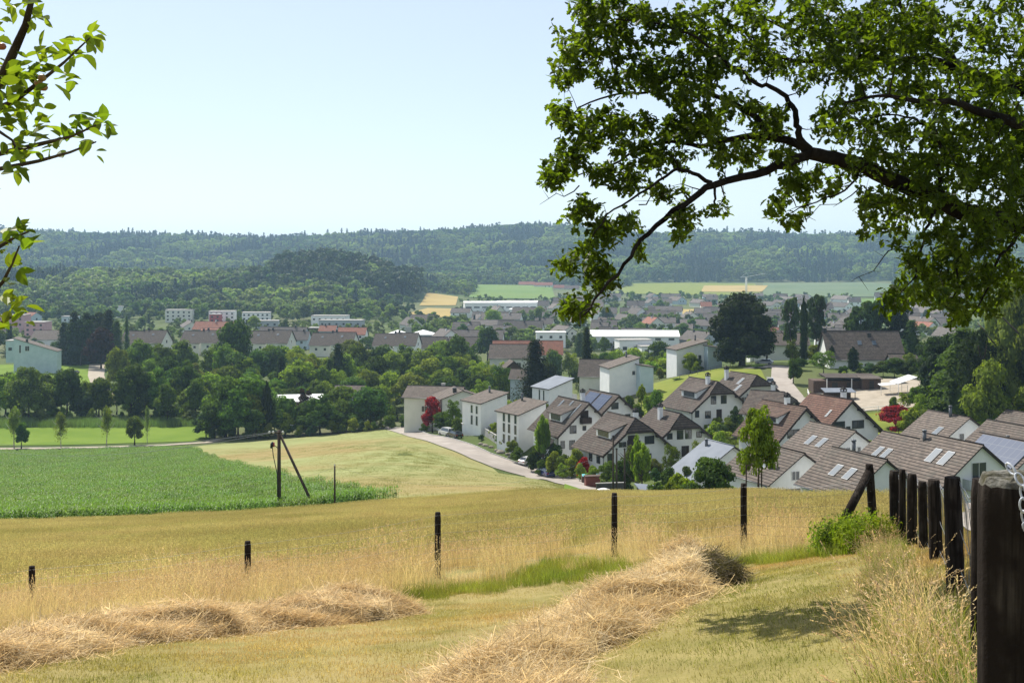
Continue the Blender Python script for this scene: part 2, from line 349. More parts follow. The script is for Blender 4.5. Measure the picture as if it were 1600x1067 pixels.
drape('meadow', [(-30, -12), (1, -12), (1.4, 3.3), (2.9, 8.2), (4.7, 14.6), (3.6, 16.6), (1.9, 17.6), (.5, 17.5), (-1.4, 16), (-3.6, 13.2), (-4.9, 11.2), (-9, 9), (-30, 4)], .5, .02, G_MOWN)
drape('rough_grass_verge', [(-30, 3), (-9, 8), (-4.9, 10.2), (-3.6, 12.2), (-1.4, 15), (.5, 16.5), (1.9, 16.6), (3.6, 15.6), (4.5, 14.2), (5.2, 16), (6.2, 20.3), (3.5, 19.9), (0, 21.4), (-26, 20)], .5, .005, G_ROUGH)
CORN = [gp(-400, 80), gp(0, 80), gp(200, 82), gp(400, 86), gp(612, 91), (-31.7, 150), gp(292, 276), gp(150, 276), gp(0, 273), gp(-400, 268)]
drape('corn_field_soil', CORN, 5, .06, G_SOIL)
R_NEAR_ = [ray(*q) for q in ((596, 670.5), (640, 683.5), (692, 700), (735, 718), (770, 732), (820, 746), (867, 756))]
PALE = [gp(600, 92), gp(760, 88), gp(900, 87), gp(940, 110)]+[(9.4, 156)]+R_NEAR_[::-1]+[gp(560, 300), gp(430, 292), gp(320, 284), gp(300, 281), (-31, 151)]
drape('stubble_field', PALE, 5, .08, G_PALE)
drape('verge_grass', [gp(880, 100), gp(940, 96), gp(958, 118), (9.5, 153), gp(882, 163)], 4, .14, G_GREEN)
drape('green_strip_field', [gp(-200, 288), gp(100, 289), gp(300, 293), gp(330, 300), gp(330, 324), gp(150, 323), gp(0, 321), gp(-200, 319)], 6, .12, G_GREEN)
drape('far_meadow', [gp(-200, 395), gp(60, 395), gp(168, 400), gp(140, 520), gp(-200, 520)], 10, .15, G_GREEN)
drape('playing_field', [gp(190, 420), gp(260, 400), gp(330, 400), gp(420, 430), gp(330, 520), gp(200, 520)], 10, .15, G_GREEN)
drape('hillside_lawn', [gp(985, 236), gp(1080, 238), gp(1160, 245), gp(1200, 262), gp(1180, 300), gp(1120, 300), gp(1060, 296), gp(1005, 285)], 4, .12, G_LAWN)
drape('paddock_lawn', [gp(1290, 190), gp(1420, 190), gp(1400, 222), gp(1290, 222)], 4, .12, G_LAWN)
drape('riding_yard', [gp(1270, 224), gp(1430, 224), gp(1440, 262), gp(1270, 262)], 4, .12, G_PATH)
R_NEAR = [ray(*q) for q in ((596, 670), (640, 683), (692, 699), (735, 717), (770, 731), (820, 745), (867, 755))]+[(9.6, 155), (12, 143), (17, 130)]
R_FAR = [ray(*q) for q in ((606, 667), (636, 669), (672, 680), (719, 690), (766, 709), (800, 721), (836, 733), (880, 742))]+[(15.5, 158), (18.5, 147), (24, 134)]
drape('village_road', R_NEAR+R_FAR[::-1], 2.5, .12, G_ROAD)
ROAD = [((a[0]+b[0])/2, (a[1]+b[1])/2) for a, b in zip([R_NEAR[i] for i in (0, 1, 2, 3, 4, 5, 6, 7, 8, 9)], [R_FAR[i] for i in (0, 1, 2, 3, 4, 6, 7, 8, 9, 10)])]
def offs(C, d):
    out = []
    for i in range(len(C)):
        a = C[max(i-1, 0)]; b = C[min(i+1, len(C)-1)]; q = math.hypot(b[0]-a[0], b[1]-a[1]); out.append((C[i][0]+(b[1]-a[1])/q*d, C[i][1]-(b[0]-a[0])/q*d))
    return out
def kerb(name, C, side):
    P = resample(C, 3, False); m = MB(); n = len(P); V = []
    for i in range(n):
        a = P[max(i-1, 0)]; b = P[min(i+1, n-1)]; q = math.hypot(b[0]-a[0], b[1]-a[1]); nx, ny = (b[1]-a[1])/q, -(b[0]-a[0])/q
        V.append([(P[i][0]+nx*d, P[i][1]+ny*d) for d in (side*.0, side*.16)])
    for i in range(n-1):
        def pt(k, s, h): x, y = V[k][s]; return (x, y, z1(x, y)+h)
        for s0, s1, h0, h1 in ((0, 0, .1, .27), (0, 1, .27, .27), (1, 1, .27, .1)):
            m.poly([pt(i, s0, h0), pt(i+1, s0, h0), pt(i+1, s1, h1), pt(i, s1, h1)])
    tag(m.build(name, G_KERB), kind='structure')
kerb('road_kerb', R_FAR[:-1], 1)
strip('field_path', [gp(-200, 283), gp(0, 283), gp(150, 284), gp(250, 286), gp(325, 290), gp(345, 296)], 3.0, .14, G_PATH)
strip('farm_track', [gp(152, 522), gp(150, 470), gp(156, 430), gp(168, 400), gp(190, 378)], lambda t: 7-2*t, .2, G_PATH)
strip('hill_road', [gp(1175, 285), gp(1205, 292), gp(1222, 285), gp(1222, 262), gp(1240, 246), gp(1285, 240)], 5, .2, G_ROAD)
strip('fence_side_path', [(3.0, -3), (4.0, 3.3), (5.3, 8.7), (7.7, 16), (11, 26), (15, 38)], 2.4, .05, G_ROAD, 1.5)
drape('golden_field', [gp(640, 960), gp(706, 960), gp(712, 1130), gp(668, 1150), gp(640, 1040)], 20, .5, G_GOLD)
drape('golden_upper_field', [gp(655, 1200), gp(712, 1210), gp(716, 1390), gp(668, 1400)], 20, .5, G_GOLD)
drape('hamlet_field', [gp(732, 1390), gp(868, 1380), gp(862, 1900), gp(745, 1900)], 30, .8, G_FGRN)
drape('far_green_slope', [gp(955, 1640), gp(1110, 1560), gp(1190, 1600), gp(1180, 2030), gp(1060, 2070), gp(985, 2050)], 30, .8, G_LAWN)
drape('far_yellow_slope', [gp(1095, 1700), gp(1190, 1700), gp(1200, 1960), gp(1100, 1960)], 30, 1.2, G_GOLD)
drape('far_grey_slope', [gp(1192, 1520), gp(1385, 1480), gp(1400, 2000), gp(1350, 2070), gp(1192, 2050)], 30, .8, noisy('dull_field', (.10, .14, .07), (.13, .165, .085), .01, .95, 'world'))
drape('far_bright_field', [gp(1330, 1040), gp(1500, 1000), gp(1500, 1500), gp(1330, 1400)], 30, .8, G_FGRN)
drape('far_middle_field', [gp(1020, 1000), gp(1115, 1000), gp(1115, 1120), gp(1020, 1120)], 20, .6, G_GOLD)
# ---------------------------------------------------------------- leaf clouds and scattering
def leafquads(C, Nn, size, rs, asp=.7, bend=.15):
    """diamond-ish leaves: centres C, facing Nn, half length size"""
    n = len(C); Nn = Nn/np.maximum(np.linalg.norm(Nn, axis=1, keepdims=True), 1e-6)
    r = rs.normal(size=(n, 3)); T = np.cross(Nn, r); T /= np.maximum(np.linalg.norm(T, axis=1, keepdims=True), 1e-6); B = np.cross(Nn, T)
    s = (size*rs.uniform(.65, 1.35, n))[:, None]; up = Nn*s*bend
    V = np.stack([C-T*s-up, C-B*s*asp+up, C+T*s-up, C+B*s*asp+up], 1).reshape(-1, 3)
    return V, np.arange(n*4).reshape(n, 4)
def sph(n, rs):
    v = rs.normal(size=(n, 3)); return v/np.linalg.norm(v, axis=1, keepdims=True)
def ico(sub=1):
    import bmesh
    bm = bmesh.new(); bmesh.ops.create_icosphere(bm, subdivisions=sub, radius=1)
    V = np.array([v.co[:] for v in bm.verts]); Fc = np.array([[v.index for v in f.verts] for f in bm.faces]); bm.free(); return V, Fc
IV, IF = ico(1); IV2, IF2 = ico(2)
def crown(name, kind, seed, nleaf, size, lobes=34, mat=None):
    """unit crown: x,y in about [-.5,.5], z 0..1 (trunk base at 0)"""
    rs = np.random.RandomState(seed); mat = mat or L_TREE; Cs = []; Ns = []; cores = []
    def lobe(c, r, n, flat=.8):
        d = sph(n, rs); d[:, 2] = np.where(d[:, 2] < -.35, -d[:, 2], d[:, 2]); rr = rs.uniform(.72, 1.08, n)[:, None]
        Cs.append(c+d*r*rr*np.array([1, 1, flat])); Ns.append(d+rs.normal(size=(n, 3))*.42); cores.append((c, r*.66))
    if kind in ('round', 'oval', 'light', 'tall', 'shrub', 'mound', 'willow', 'birch'):
        zc, rz, rx = dict(round=(.50, .50, .47), oval=(.50, .50, .43), light=(.54, .46, .44), tall=(.52, .48, .42), shrub=(.46, .5, .46), mound=(.40, .56, .48), willow=(.52, .48, .46), birch=(.60, .40, .38))[kind]
        lr = dict(round=.15, oval=.14, light=.11, tall=.12, shrub=.17, mound=.13, willow=.12, birch=.10)[kind]
        for i in range(lobes):
            d = sph(1, rs)[0]; d[2] = d[2] if d[2] > -.7 else -d[2]; k = rs.uniform(.55, .92) if i % 4 else rs.uniform(.1, .55)
            c = np.array([d[0]*rx*k, d[1]*rx*k, zc+d[2]*rz*k*.92]); 
            if c[2] > zc: c[:2] *= 1-.25*((c[2]-zc)/rz)
            r = lr*rs.uniform(.7, 1.35); n = int(nleaf/lobes*rs.uniform(.7, 1.3)); lobe(c, r, n, .85)
            if kind in ('willow', 'birch'):
                q = rs.uniform(0, 1, (n//2, 1)); p = c+sph(n//2, rs)*r*np.array([1, 1, .3]); p[:, 2:] -= q*r*1.8; Cs.append(p); Ns.append(sph(n//2, rs)+[0, 0, .2])
    elif kind == 'spruce':
        for i in range(lobes):
            t = (i+.5)/lobes; z = .08+.9*t; rad = .46*(1-t)**.85+.02; k = max(3, int(9*(1-t)))
            for j in range(k):
                a = 2*pi*(j+rs.uniform(-.3, .3))/k+i*1.3; L = rad*rs.uniform(.72, 1.15); n = max(8, int(nleaf/lobes/k)); q = rs.uniform(.1, 1, n)
                p = np.stack([np.cos(a)*q*L, np.sin(a)*q*L, z-q*L*.35+.02*q], 1)+rs.normal(size=(n, 3))*np.array([.03, .03, .012])*(.4+q[:, None])
                Cs.append(p); Ns.append(np.tile([np.cos(a)*.3, np.sin(a)*.3, .9], (n, 1))+rs.normal(size=(n, 3))*.35)
            cores.append((np.array([0, 0, z-.02]), rad*.5))
    elif kind == 'pine':
        for i in range(lobes):
            z = rs.uniform(.35, .95); a = rs.uniform(0, 2*pi); q = rs.uniform(.1, .42)*(1.15-abs(z-.68)); c = np.array([np.cos(a)*q, np.sin(a)*q, z])
            lobe(c, .13*rs.uniform(.7, 1.3), int(nleaf/lobes), .55)
    elif kind == 'column':
        for i in range(lobes):
            t = (i+.5)/lobes; z = .04+.92*t; rad = .4*min(1, (1-t)*3.2+.08)*(.82+.2*min(1, t*6)); a = i*2.4
            lobe(np.array([np.cos(a)*rad*.45, np.sin(a)*rad*.45, z]), rad*.62, int(nleaf/lobes), .35 if lobes > 20 else .5)
    C = np.concatenate(Cs); Nn = np.concatenate(Ns); V, Q = leafquads(C, Nn, size, rs)
    # an inner core of twigs and shaded leaves so that dense crowns are not see-through
    ft = [V]; fq = [Q]; off = len(V)
    if kind not in ('birch', 'light', 'pine'):
        for c, r in cores:
            P = IV*r*np.array([1, 1, .8])*rs.uniform(.85, 1.15, (len(IV), 1))+c; ft.append(P)
            fq.append(np.concatenate([IF, IF[:, 2:]], 1)+off); off += len(P)
    V = np.concatenate(ft); Q = np.concatenate(fq)
    tri = Q[:, 2] == Q[:, 3]; me = bpy.data.meshes.new(name)
    nq = (~tri).sum(); nt = tri.sum(); loops = np.concatenate([Q[~tri].ravel(), Q[tri][:, :3].ravel()]); st = np.concatenate([np.arange(nq)*4, nq*4+np.arange(nt)*3])
    me.vertices.add(len(V)); me.vertices.foreach_set('co', V.astype(np.float32).ravel()); me.loops.add(len(loops)); me.loops.foreach_set('vertex_index', loops.astype(np.int32))
    me.polygons.add(len(st)); me.polygons.foreach_set('loop_start', st.astype(np.int32)); me.materials.append(mat); me.update(calc_edges=True); return me
def trunkmesh(name, seed, top=.75, r=.022, br=7, lean=.02, mat=None, sp=.28):
    rs = random.Random(seed); m = MB(); p = [(0, 0, -.04)]; x = y = 0
    for i in range(1, 6): x += rs.uniform(-lean, lean); y += rs.uniform(-lean, lean); p.append((x, y, top*i/5))
    m.tube(p, [r*1.5]+[r*(1-.16*i) for i in range(1, 6)], 7)
    for j in range(br):
        t = rs.uniform(.35, .95); k = t*5; i = min(4, int(k)); q = Vector(p[i]).lerp(Vector(p[i+1]), k-i); a = rs.uniform(0, 2*pi); L = sp*rs.uniform(.6, 1.1)
        e = q+Vector((math.cos(a)*L, math.sin(a)*L, L*.7)); md = q.lerp(e, .5)+Vector((0, 0, -.03)); m.tube([q, md, e], [r*.5, r*.35, r*.12], 5)
    return m.mesh(name, mat or M_BARK)
CR = {}
def proto():
    for k, sd, n, s, lb in (('round', 1, 5200, .028, 40), ('round', 2, 5200, .028, 46), ('round', 3, 5000, .029, 34), ('oval', 4, 5000, .028, 38), ('tall', 5, 5000, .025, 44),
                            ('light', 6, 4200, .019, 46), ('light', 7, 4200, .019, 40), ('willow', 8, 5500, .018, 40), ('birch', 9, 2600, .017, 34), ('birch', 10, 2600, .017, 30),
                            ('spruce', 11, 6000, .020, 26), ('spruce', 12, 6000, .020, 22), ('pine', 13, 5200, .030, 44), ('column', 14, 4500, .028, 24),
                            ('shrub', 15, 3000, .035, 16), ('shrub', 16, 3000, .035, 20), ('mound', 17, 5500, .024, 44)):
        CR.setdefault(k, []).append(crown('crown_'+k, k, sd, n, s, lb))
proto()
TR = {'std': [trunkmesh('trunk', 1), trunkmesh('trunk', 2)], 'con': [trunkmesh('trunk', 3, .95, .016, 0, .0)], 'birch': [trunkmesh('trunk', 4, .85, .012, 9, .02, M_BARKL)],
      'pine': [trunkmesh('trunk', 5, .85, .018, 12, .015)], 'sh': [trunkmesh('trunk', 6, .5, .02, 8, .01, None, .25)]}
def scatter(name, P, rz, sc, idx, protos, label=None, parent=None, tilt=False):
    """one stuff object whose points carry copies of small source meshes"""
    P = np.asarray(P, np.float32); me = bpy.data.meshes.new(name); me.vertices.add(len(P)); me.vertices.foreach_set('co', P.ravel())
    for nm, v, t in (('rz', rz, 'FLOAT'), ('sc', sc, 'FLOAT'), ('pick', idx, 'INT')):
        a = me.attributes.new(nm, t, 'POINT'); a.data.foreach_set('value', np.asarray(v, np.float32 if t == 'FLOAT' else np.int32))
    E = np.zeros((len(P), 3), np.float32); E[:, 2] = rz
    if tilt:
        e = .3; gxx = (zt(P[:, 0]+e, P[:, 1])-zt(P[:, 0]-e, P[:, 1]))/(2*e); gyy = (zt(P[:, 0], P[:, 1]+e)-zt(P[:, 0], P[:, 1]-e))/(2*e)
        for i in range(len(P)): E[i] = (Vector((0, 0, 1)).rotation_difference(Vector((-gxx[i], -gyy[i], 1)).normalized()).to_matrix()@Matrix.Rotation(float(E[i, 2]), 3, 'Z')).to_euler()
    a = me.attributes.new('rot', 'FLOAT_VECTOR', 'POINT'); a.data.foreach_set('vector', E.ravel())
    o = link(name, me, parent); tag(o, label, None, None, 'stuff')
    if not parent: o['category'] = name.replace('_', ' ')
    col = bpy.data.collections.new(name+'_sources')
    for i, pm in enumerate(protos): q = bpy.data.objects.new('%s_source_%02d' % (name, i), pm); col.objects.link(q)
    g = bpy.data.node_groups.new(name, 'GeometryNodeTree'); g.interface.new_socket('Geometry', in_out='INPUT', socket_type='NodeSocketGeometry')
    g.interface.new_socket('Geometry', in_out='OUTPUT', socket_type='NodeSocketGeometry'); n = g.nodes; L = g.links.new
    gi = n.new('NodeGroupInput'); go = n.new('NodeGroupOutput'); ip = n.new('GeometryNodeInstanceOnPoints'); ci = n.new('GeometryNodeCollectionInfo')
    ci.inputs['Collection'].default_value = col; ci.inputs['Separate Children'].default_value = True; ci.inputs['Reset Children'].default_value = True
    def at_(nm, t): x = n.new('GeometryNodeInputNamedAttribute'); x.data_type = t; x.inputs['Name'].default_value = nm; return x.outputs[0]
    L(gi.outputs[0], ip.inputs['Points']); L(ci.outputs[0], ip.inputs['Instance'])
    ip.inputs['Pick Instance'].default_value = True; L(at_('pick', 'INT'), ip.inputs['Instance Index']); L(at_('rot', 'FLOAT_VECTOR'), ip.inputs['Rotation'])
    L(at_('sc', 'FLOAT'), ip.inputs['Scale']); L(ip.outputs[0], go.inputs[0])
    md = o.modifiers.new('scatter', 'NODES'); md.node_group = g; return o
# far woods: broadleaf and conifer patches
WB = [crown('wood_tree', 'round', 30+i, 520, .062, 14, L_WOOD) for i in range(4)]+[crown('wood_tree', 'spruce', 40+i, 480, .055, 12, L_CONI) for i in range(3)]+[crown('wood_tree', 'pine', 50, 300, .06, 9, L_CONI)]
for me_ in WB:
    n_ = len(me_.vertices); c_ = np.empty(n_*3, np.float32); me_.vertices.foreach_get('co', c_); c_ = c_.reshape(-1, 3); k_ = 1.0 if me_.materials[0] == L_WOOD else .55
    c_[:, :2] *= k_; me_.vertices.foreach_set('co', c_.ravel())
def vnoise(x, y, s, seed):
    rs = np.random.RandomState(seed); v = 0
    for i in range(5): a = rs.uniform(0, 2*pi); k = rs.uniform(.6, 1.8)/s; v = v+np.sin((x*math.cos(a)+y*math.sin(a))*k*2*pi+rs.uniform(0, 7))
    return v/2.2
def wood(name, label, poly, sp, hgt, conif, excl=(), seed=1, src=None):
    P = np.array(poly); x0, y0 = P.min(0); x1, y1 = P.max(0); X, Y = np.meshgrid(np.arange(x0, x1, sp), np.arange(y0, y1, sp)); rs = np.random.RandomState(seed)
    X = X.ravel()+rs.uniform(-.45, .45, X.size)*sp; Y = Y.ravel()+rs.uniform(-.45, .45, Y.size)*sp; k = inpoly(poly, X, Y)
    for e in excl: k &= ~inpoly(e, X, Y)
    X = X[k]; Y = Y[k]; con = vnoise(X, Y, 260, seed+5)+rs.normal(size=len(X))*.25 > conif
    idx = np.where(con, rs.randint(4, 7, len(X)), rs.randint(0, 4, len(X))); sc = hgt*rs.uniform(.55, 1.25, len(X))*np.where(con, 1.18, 1)
    Z = zt(X, Y)-.5; pine = con & (rs.uniform(size=len(X)) < .12); idx[pine] = 7
    return scatter(name, np.stack([X, Y, Z], 1), rs.uniform(0, 6.28, len(X)), sc, idx, src or WB, label)
wood('far_forest', 'hazy mixed forest covering the long hill on the skyline', [gp(-200, 2090), gp(440, 2070), gp(700, 2060), gp(985, 2090), gp(1400, 2110), gp(1800, 2080), gp(1800, 3080), gp(800, 3090), gp(-200, 3080)], 15, 22, .30, seed=3)
wood('hill_wood', 'leafy wood on the low hill left of the village', [gp(-200, 1090), gp(60, 1085), gp(250, 1080), gp(420, 1090), gp(560, 1110), gp(585, 1180), gp(600, 1600), gp(-200, 1640)], 12.5, 19, .95, seed=4)
L_BEECH = leafy('beech_leaves', (.030, .055, .014), (.06, .085, .02), .02, .2, island=.3, objnoise=.4)
BE = [crown('beech', 'tall', 90+i, 620, .055, 14, L_BEECH) for i in range(4)]
wood('mound_wood', 'dark green beech wood on the mound left of the golden field', [gp(425, 1300), gp(520, 1240), (-160, 1230), (-112, 1270), gp(660, 1420), gp(640, 1560), gp(440, 1560)], 10, 25, 3, seed=6, src=BE)
wood('valley_wood', 'band of trees along the foot of the forest hill', [gp(560, 1620), gp(655, 1560), gp(735, 1480), gp(740, 1900), gp(980, 1930), gp(985, 2080), gp(560, 2080)], 11, 17, 1.2, seed=8)
wood('right_wood', 'leafy copses right of the far fields behind the oak', [gp(1400, 1500), gp(1700, 1300), gp(1700, 2100), gp(1400, 2100)], 13, 17, 1.0, seed=9)
rs_ = np.random.RandomState(77); n_ = 210; px_ = rs_.uniform(-60, 1700, n_); px_[:60] = rs_.uniform(290, 480, 60); px_[60:90] = rs_.uniform(1080, 1340, 30)
y_ = rs_.uniform(2960, 3060, n_); x_ = (px_-800)/F*y_
scatter('skyline_trees', np.stack([x_, y_, zt(x_, y_)], 1), rs_.uniform(0, 6, n_), rs_.uniform(25, 38, n_), np.where(rs_.uniform(size=n_) < .55, 7, rs_.randint(4, 7, n_)), WB, 'tall conifers standing above the skyline of the hill')
# distant blue ridge
rx = np.linspace(-3800, 1500, 60); ry = 8500; V = []; Q = []
for i, x in enumerate(rx): h = 175+22*math.sin(i*.35)+10*math.sin(i*1.1); V += [(x, ry-600, 0), (x, ry, h), (x, ry+700, 0)]
for i in range(59): a = i*3; Q += [(a, a+3, a+4, a+1), (a+1, a+4, a+5, a+2)]
tag(link('distant_ridge', meshq('distant_ridge', V, Q, G_LAND, smooth=True)), kind='structure')
# ---------------------------------------------------------------- trees one can tell apart
AUTO = []      # (object, description, place, px)
def place_of(px, Y):
    if Y < 95: return 'just beyond the fenced crest'
    if Y < 290 and px < 960: return 'beside the village road'
    if Y < 215: return 'among the terraced houses'
    if Y < 300: return 'among the chalets on the right'
    if Y < 345 and px < 620: return 'around the field path' if px < 315 else 'in the big thicket beyond the fields'
    if Y < 470 and px < 340: return 'behind the reeds on the left'
    if Y < 470 and px < 700: return 'in the belt behind the thicket'
    if Y < 520: return 'behind the white houses'
    if Y < 760: return 'between the double houses' if px < 760 else 'in mid valley'
    if px < 640: return 'below the wooded hill'
    if Y < 1050: return 'in mid village' if px < 1150 else 'beyond the chestnut'
    return 'at the village edge' if px < 1150 else 'below the far fields'
DESC = dict(round='round green tree', oval='oval leafy green tree', light='light green airy tree', tall='tall leafy green tree', willow='soft drooping grey green tree', birch='young birch with thin pale trunk',
            spruce='dark pointed spruce', pine='open branched dark pine', column='slim dark columnar cypress', shrub='rounded green garden shrub', mound='wide domed dark tree')
TI = dict(g=(.090, .150, .024), d=(.056, .100, .020), y=(.175, .245, .030), b=(.022, .037, .014), o=(.125, .158, .034), w=(.12, .17, .06), Y=(.19, .25, .022), r=(.24, .010, .018), p=(.035, .014, .014), s=(.055, .095, .045))
NAMES = dict(spruce='spruce_tree', pine='pine_tree', column='cypress_tree', shrub='shrub', birch='birch_tree')
def tree(px, top, Y, wpx, kind, t='g', desc=None, place=None, group=None, base=None, name=None):
    x = (px-800)/F*Y; z0 = z1(x, Y) if base is None else -(base-HZ)/F*Y; z1_ = -(top-HZ)/F*Y; h = max(z1_-z0, .5); wd = wpx/F*Y
    lim = dict(shrub=1.15, mound=1.1, round=1.5, oval=1.9, light=1.9, weed=1.2).get(kind)
    if lim and h > lim*wd: wd = (wd+h/lim)/2; h = min(h, lim*wd*1.12)
    cr = rnd.choice(CR[kind]); kw = dict(column=.8, spruce=.72).get(kind, .96)
    o = empty(name or NAMES.get(kind, 'tree'), (x, Y, z0), rnd.uniform(0, 6.28), None, dict(shrub='shrub').get(kind, 'tree'), scale=(wd/kw, wd/kw, h))
    c = link('crown' if kind != 'shrub' else 'foliage', cr, o); a = TI[t]; j = rnd.uniform(.85, 1.15); c.color = (a[0]*j*rnd.uniform(.9, 1.1), a[1]*j, a[2]*j, 1)
    tk = {'spruce': 'con', 'column': 'con', 'birch': 'birch', 'pine': 'pine', 'shrub': 'sh', 'mound': 'sh'}.get(kind, 'std')
    tr = link('trunk' if kind != 'shrub' else 'stem', rnd.choice(TR[tk]), o); s = h/(wd/kw); tr.scale = (min(2.5, s), min(2.5, s), 1)
    AUTO.append([o, desc or {'r': 'dark red leaved ', 'p': 'purple leaved ', 'y': 'yellow green ', 'Y': 'bright lime green ', 'b': 'very dark '}.get(t, '')+DESC[kind], place or place_of(px, Y), px, group])
    return o
T_ = '''45 570 335 78 willow o|8 585 345 40 round g|105 578 340 46 round d|134 596 345 30 oval g|160 608 348 40 light s|205 572 338 62 round d|242 575 342 54 oval g|287 560 352 56 tall d|262 598 330 40 shrub g|305 590 335 40 round g|182 600 350 34 light y|64 640 330 26 shrub w|130 612 338 30 shrub s|300 640 330 34 shrub w|318 606 345 36 oval y
352 592 302 66 round g|392 588 306 84 round g|372 610 298 70 oval g|417 592 301 17 column b|336 622 297 40 shrub d|445 620 304 44 round g|474 604 310 40 light p|500 622 305 54 round g|540 626 306 56 round g|576 616 309 50 oval d|602 628 316 40 light g|440 640 300 40 shrub d|520 640 301 50 shrub d|560 640 303 46 shrub d|480 645 300 44 shrub d|400 640 297 50 shrub d|615 632 330 26 spruce b
116 486 520 44 spruce b|136 488 530 44 spruce b|170 484 530 44 spruce b|152 490 540 40 pine b|100 503 525 36 spruce b|126 500 515 40 pine b|182 500 525 34 spruce d|158 514 500 46 round p|198 494 545 13 spruce d|15 505 560 22 spruce b|185 545 420 34 round y|218 533 430 52 round g|250 540 440 50 round g|287 532 445 56 oval g|262 560 395 44 round d|232 560 400 40 round g|330 543 430 50 light g|300 566 400 46 willow o|345 575 390 40 willow s|368 502 440 62 round d|352 540 420 44 round g|385 560 395 44 oval y|405 545 425 46 round d|430 540 430 58 round d|440 556 385 34 spruce b|462 545 410 48 light y|490 548 405 50 light y|500 570 380 44 tall g|528 536 400 46 spruce b|515 560 390 30 spruce d|556 541 440 54 round g|594 538 445 60 round d|575 570 385 46 round g|615 576 365 56 willow w|645 572 370 54 willow y|635 550 430 46 oval g|665 590 350 44 light y|690 556 400 52 oval g|705 590 345 40 round g|714 526 430 50 round d|675 545 440 44 round g|742 560 380 54 light y|765 568 360 54 light y|750 590 330 46 light y|785 578 340 40 light y|738 534 440 40 light g|762 512 520 38 round d|700 560 380 40 round g
836 530 318 66 spruce b|852 556 325 44 mound b|866 545 430 38 round g|890 548 440 40 light y|917 511 330 34 spruce b|905 520 560 26 spruce d|884 524 620 18 spruce d|945 525 540 24 tall g|955 548 400 30 light g|985 552 470 38 round y|1000 560 380 30 light g|1030 535 430 46 round g|1050 548 370 40 round y|1075 528 440 40 light y|1100 530 420 40 round g|1035 560 330 36 round y|1045 575 320 44 shrub y|1080 580 310 20 shrub g|1060 600 285 26 shrub g
1162 458 298 104 mound b|1156 462 302 96 round b|1160 520 296 90 shrub b|1197 490 310 30 light g|1256 458 290 13 column b|1236 466 310 28 pine s|1274 462 320 32 pine s|1238 528 292 30 light g|1250 560 280 26 round d|1286 546 272 46 light g|1300 538 286 11 column b|1333 540 278 18 column b|1270 540 300 22 round y|1345 480 315 40 pine s|1370 470 320 54 pine d|1400 462 318 52 pine b|1425 500 310 44 spruce d|1330 495 320 24 pine s|1185 568 285 26 tall d|1240 562 262 22 round d|1318 570 268 18 shrub d|1318 580 262 14 shrub Y|1360 566 268 22 round s|1380 564 266 30 round d|1398 560 264 40 round d|1425 560 262 40 shrub d|1450 545 280 44 round g|1345 575 262 20 shrub d|1440 612 205 36 light y|1462 620 200 34 shrub g|1480 608 210 40 round g|1400 634 206 56 round r|1404 648 200 30 shrub r|1478 596 232 34 shrub r|1510 600 200 36 shrub g|1422 625 196 24 shrub y|1412 612 221 30 light y|1434 604 221 32 round g|1454 600 224 42 round d|1478 602 222 38 light y|1395 620 219 20 shrub g
1505 512 200 120 spruce d|1480 524 215 90 round b|1535 505 190 80 light b|1560 586 196 96 mound Y|1604 600 188 60 round Y
676 622 262 36 round r|707 622 252 36 light g|692 645 254 40 round d|717 650 246 24 shrub g|651 648 278 12 shrub y|642 640 288 22 shrub g|631 646 300 16 shrub g|663 660 268 20 shrub y|740 662 248 40 mound y|752 640 262 20 round g|733 640 268 20 shrub o|776 668 228 16 shrub o|790 678 220 22 shrub o|800 684 214 18 shrub y|810 690 209 14 shrub g|848 646 203 29 tall y|850 645 201 24 tall g|838 690 206 18 shrub d|866 700 196 24 shrub y|880 700 194 22 shrub g|893 702 191 20 shrub y|912 706 186 18 shrub r|906 718 180 14 shrub y|928 720 176 16 shrub y|880 716 188 14 shrub y|902 692 192 24 shrub y|868 688 202 30 shrub d|830 705 202 18 shrub d|845 712 198 16 shrub g
975 714 150 30 round d|972 712 152 24 shrub d|998 675 146 30 tall y|1003 690 143 34 tall y|950 700 165 20 shrub g|985 690 165 30 light g|1065 728 128 38 shrub Y|1112 704 110 92 mound d|1052 745 118 30 shrub Y|1128 745 124 14 shrub Y|1148 742 120 20 shrub Y|1025 745 124 26 shrub g|1082 640 232 20 shrub g|1050 690 170 30 light g|1043 728 150 34 shrub d|1075 720 160 22 shrub d|1093 682 172 28 light o|1129 660 205 26 light s|1148 632 215 30 light s|1124 662 190 22 shrub y|1112 665 210 16 shrub y|1002 598 250 18 tall y|1012 615 240 26 light g|1025 610 245 24 round g|995 630 236 20 round g|1040 640 235 24 shrub g|1250 630 200 24 shrub y|1268 626 203 16 shrub y|1165 742 112 16 shrub g|1362 672 168 16 shrub y|1592 728 100 14 shrub Y'''
for ln in T_.replace('\n', '|').split('|'):
    q = ln.split(); 
    if q: tree(float(q[0]), float(q[1]), float(q[2]), float(q[3]), q[4], q[5])
CR['fine'] = [crown('crown_fine', 'tall', 71, 14000, .016, 80), crown('crown_fine', 'round', 72, 14000, .016, 80)]; DESC['fine'] = 'tall loose yellowish green tree'
for q in ((1588, 430, 196, 105, 'fine', 'o'), (1640, 395, 190, 120, 'fine', 'o'), (1556, 505, 200, 66, 'fine', 'o'), (1545, 560, 186, 60, 'round', 'y'), (1500, 545, 205, 100, 'round', 'd'), (1470, 530, 225, 90, 'round', 'b')): tree(*q, place='at the right edge beyond the posts')
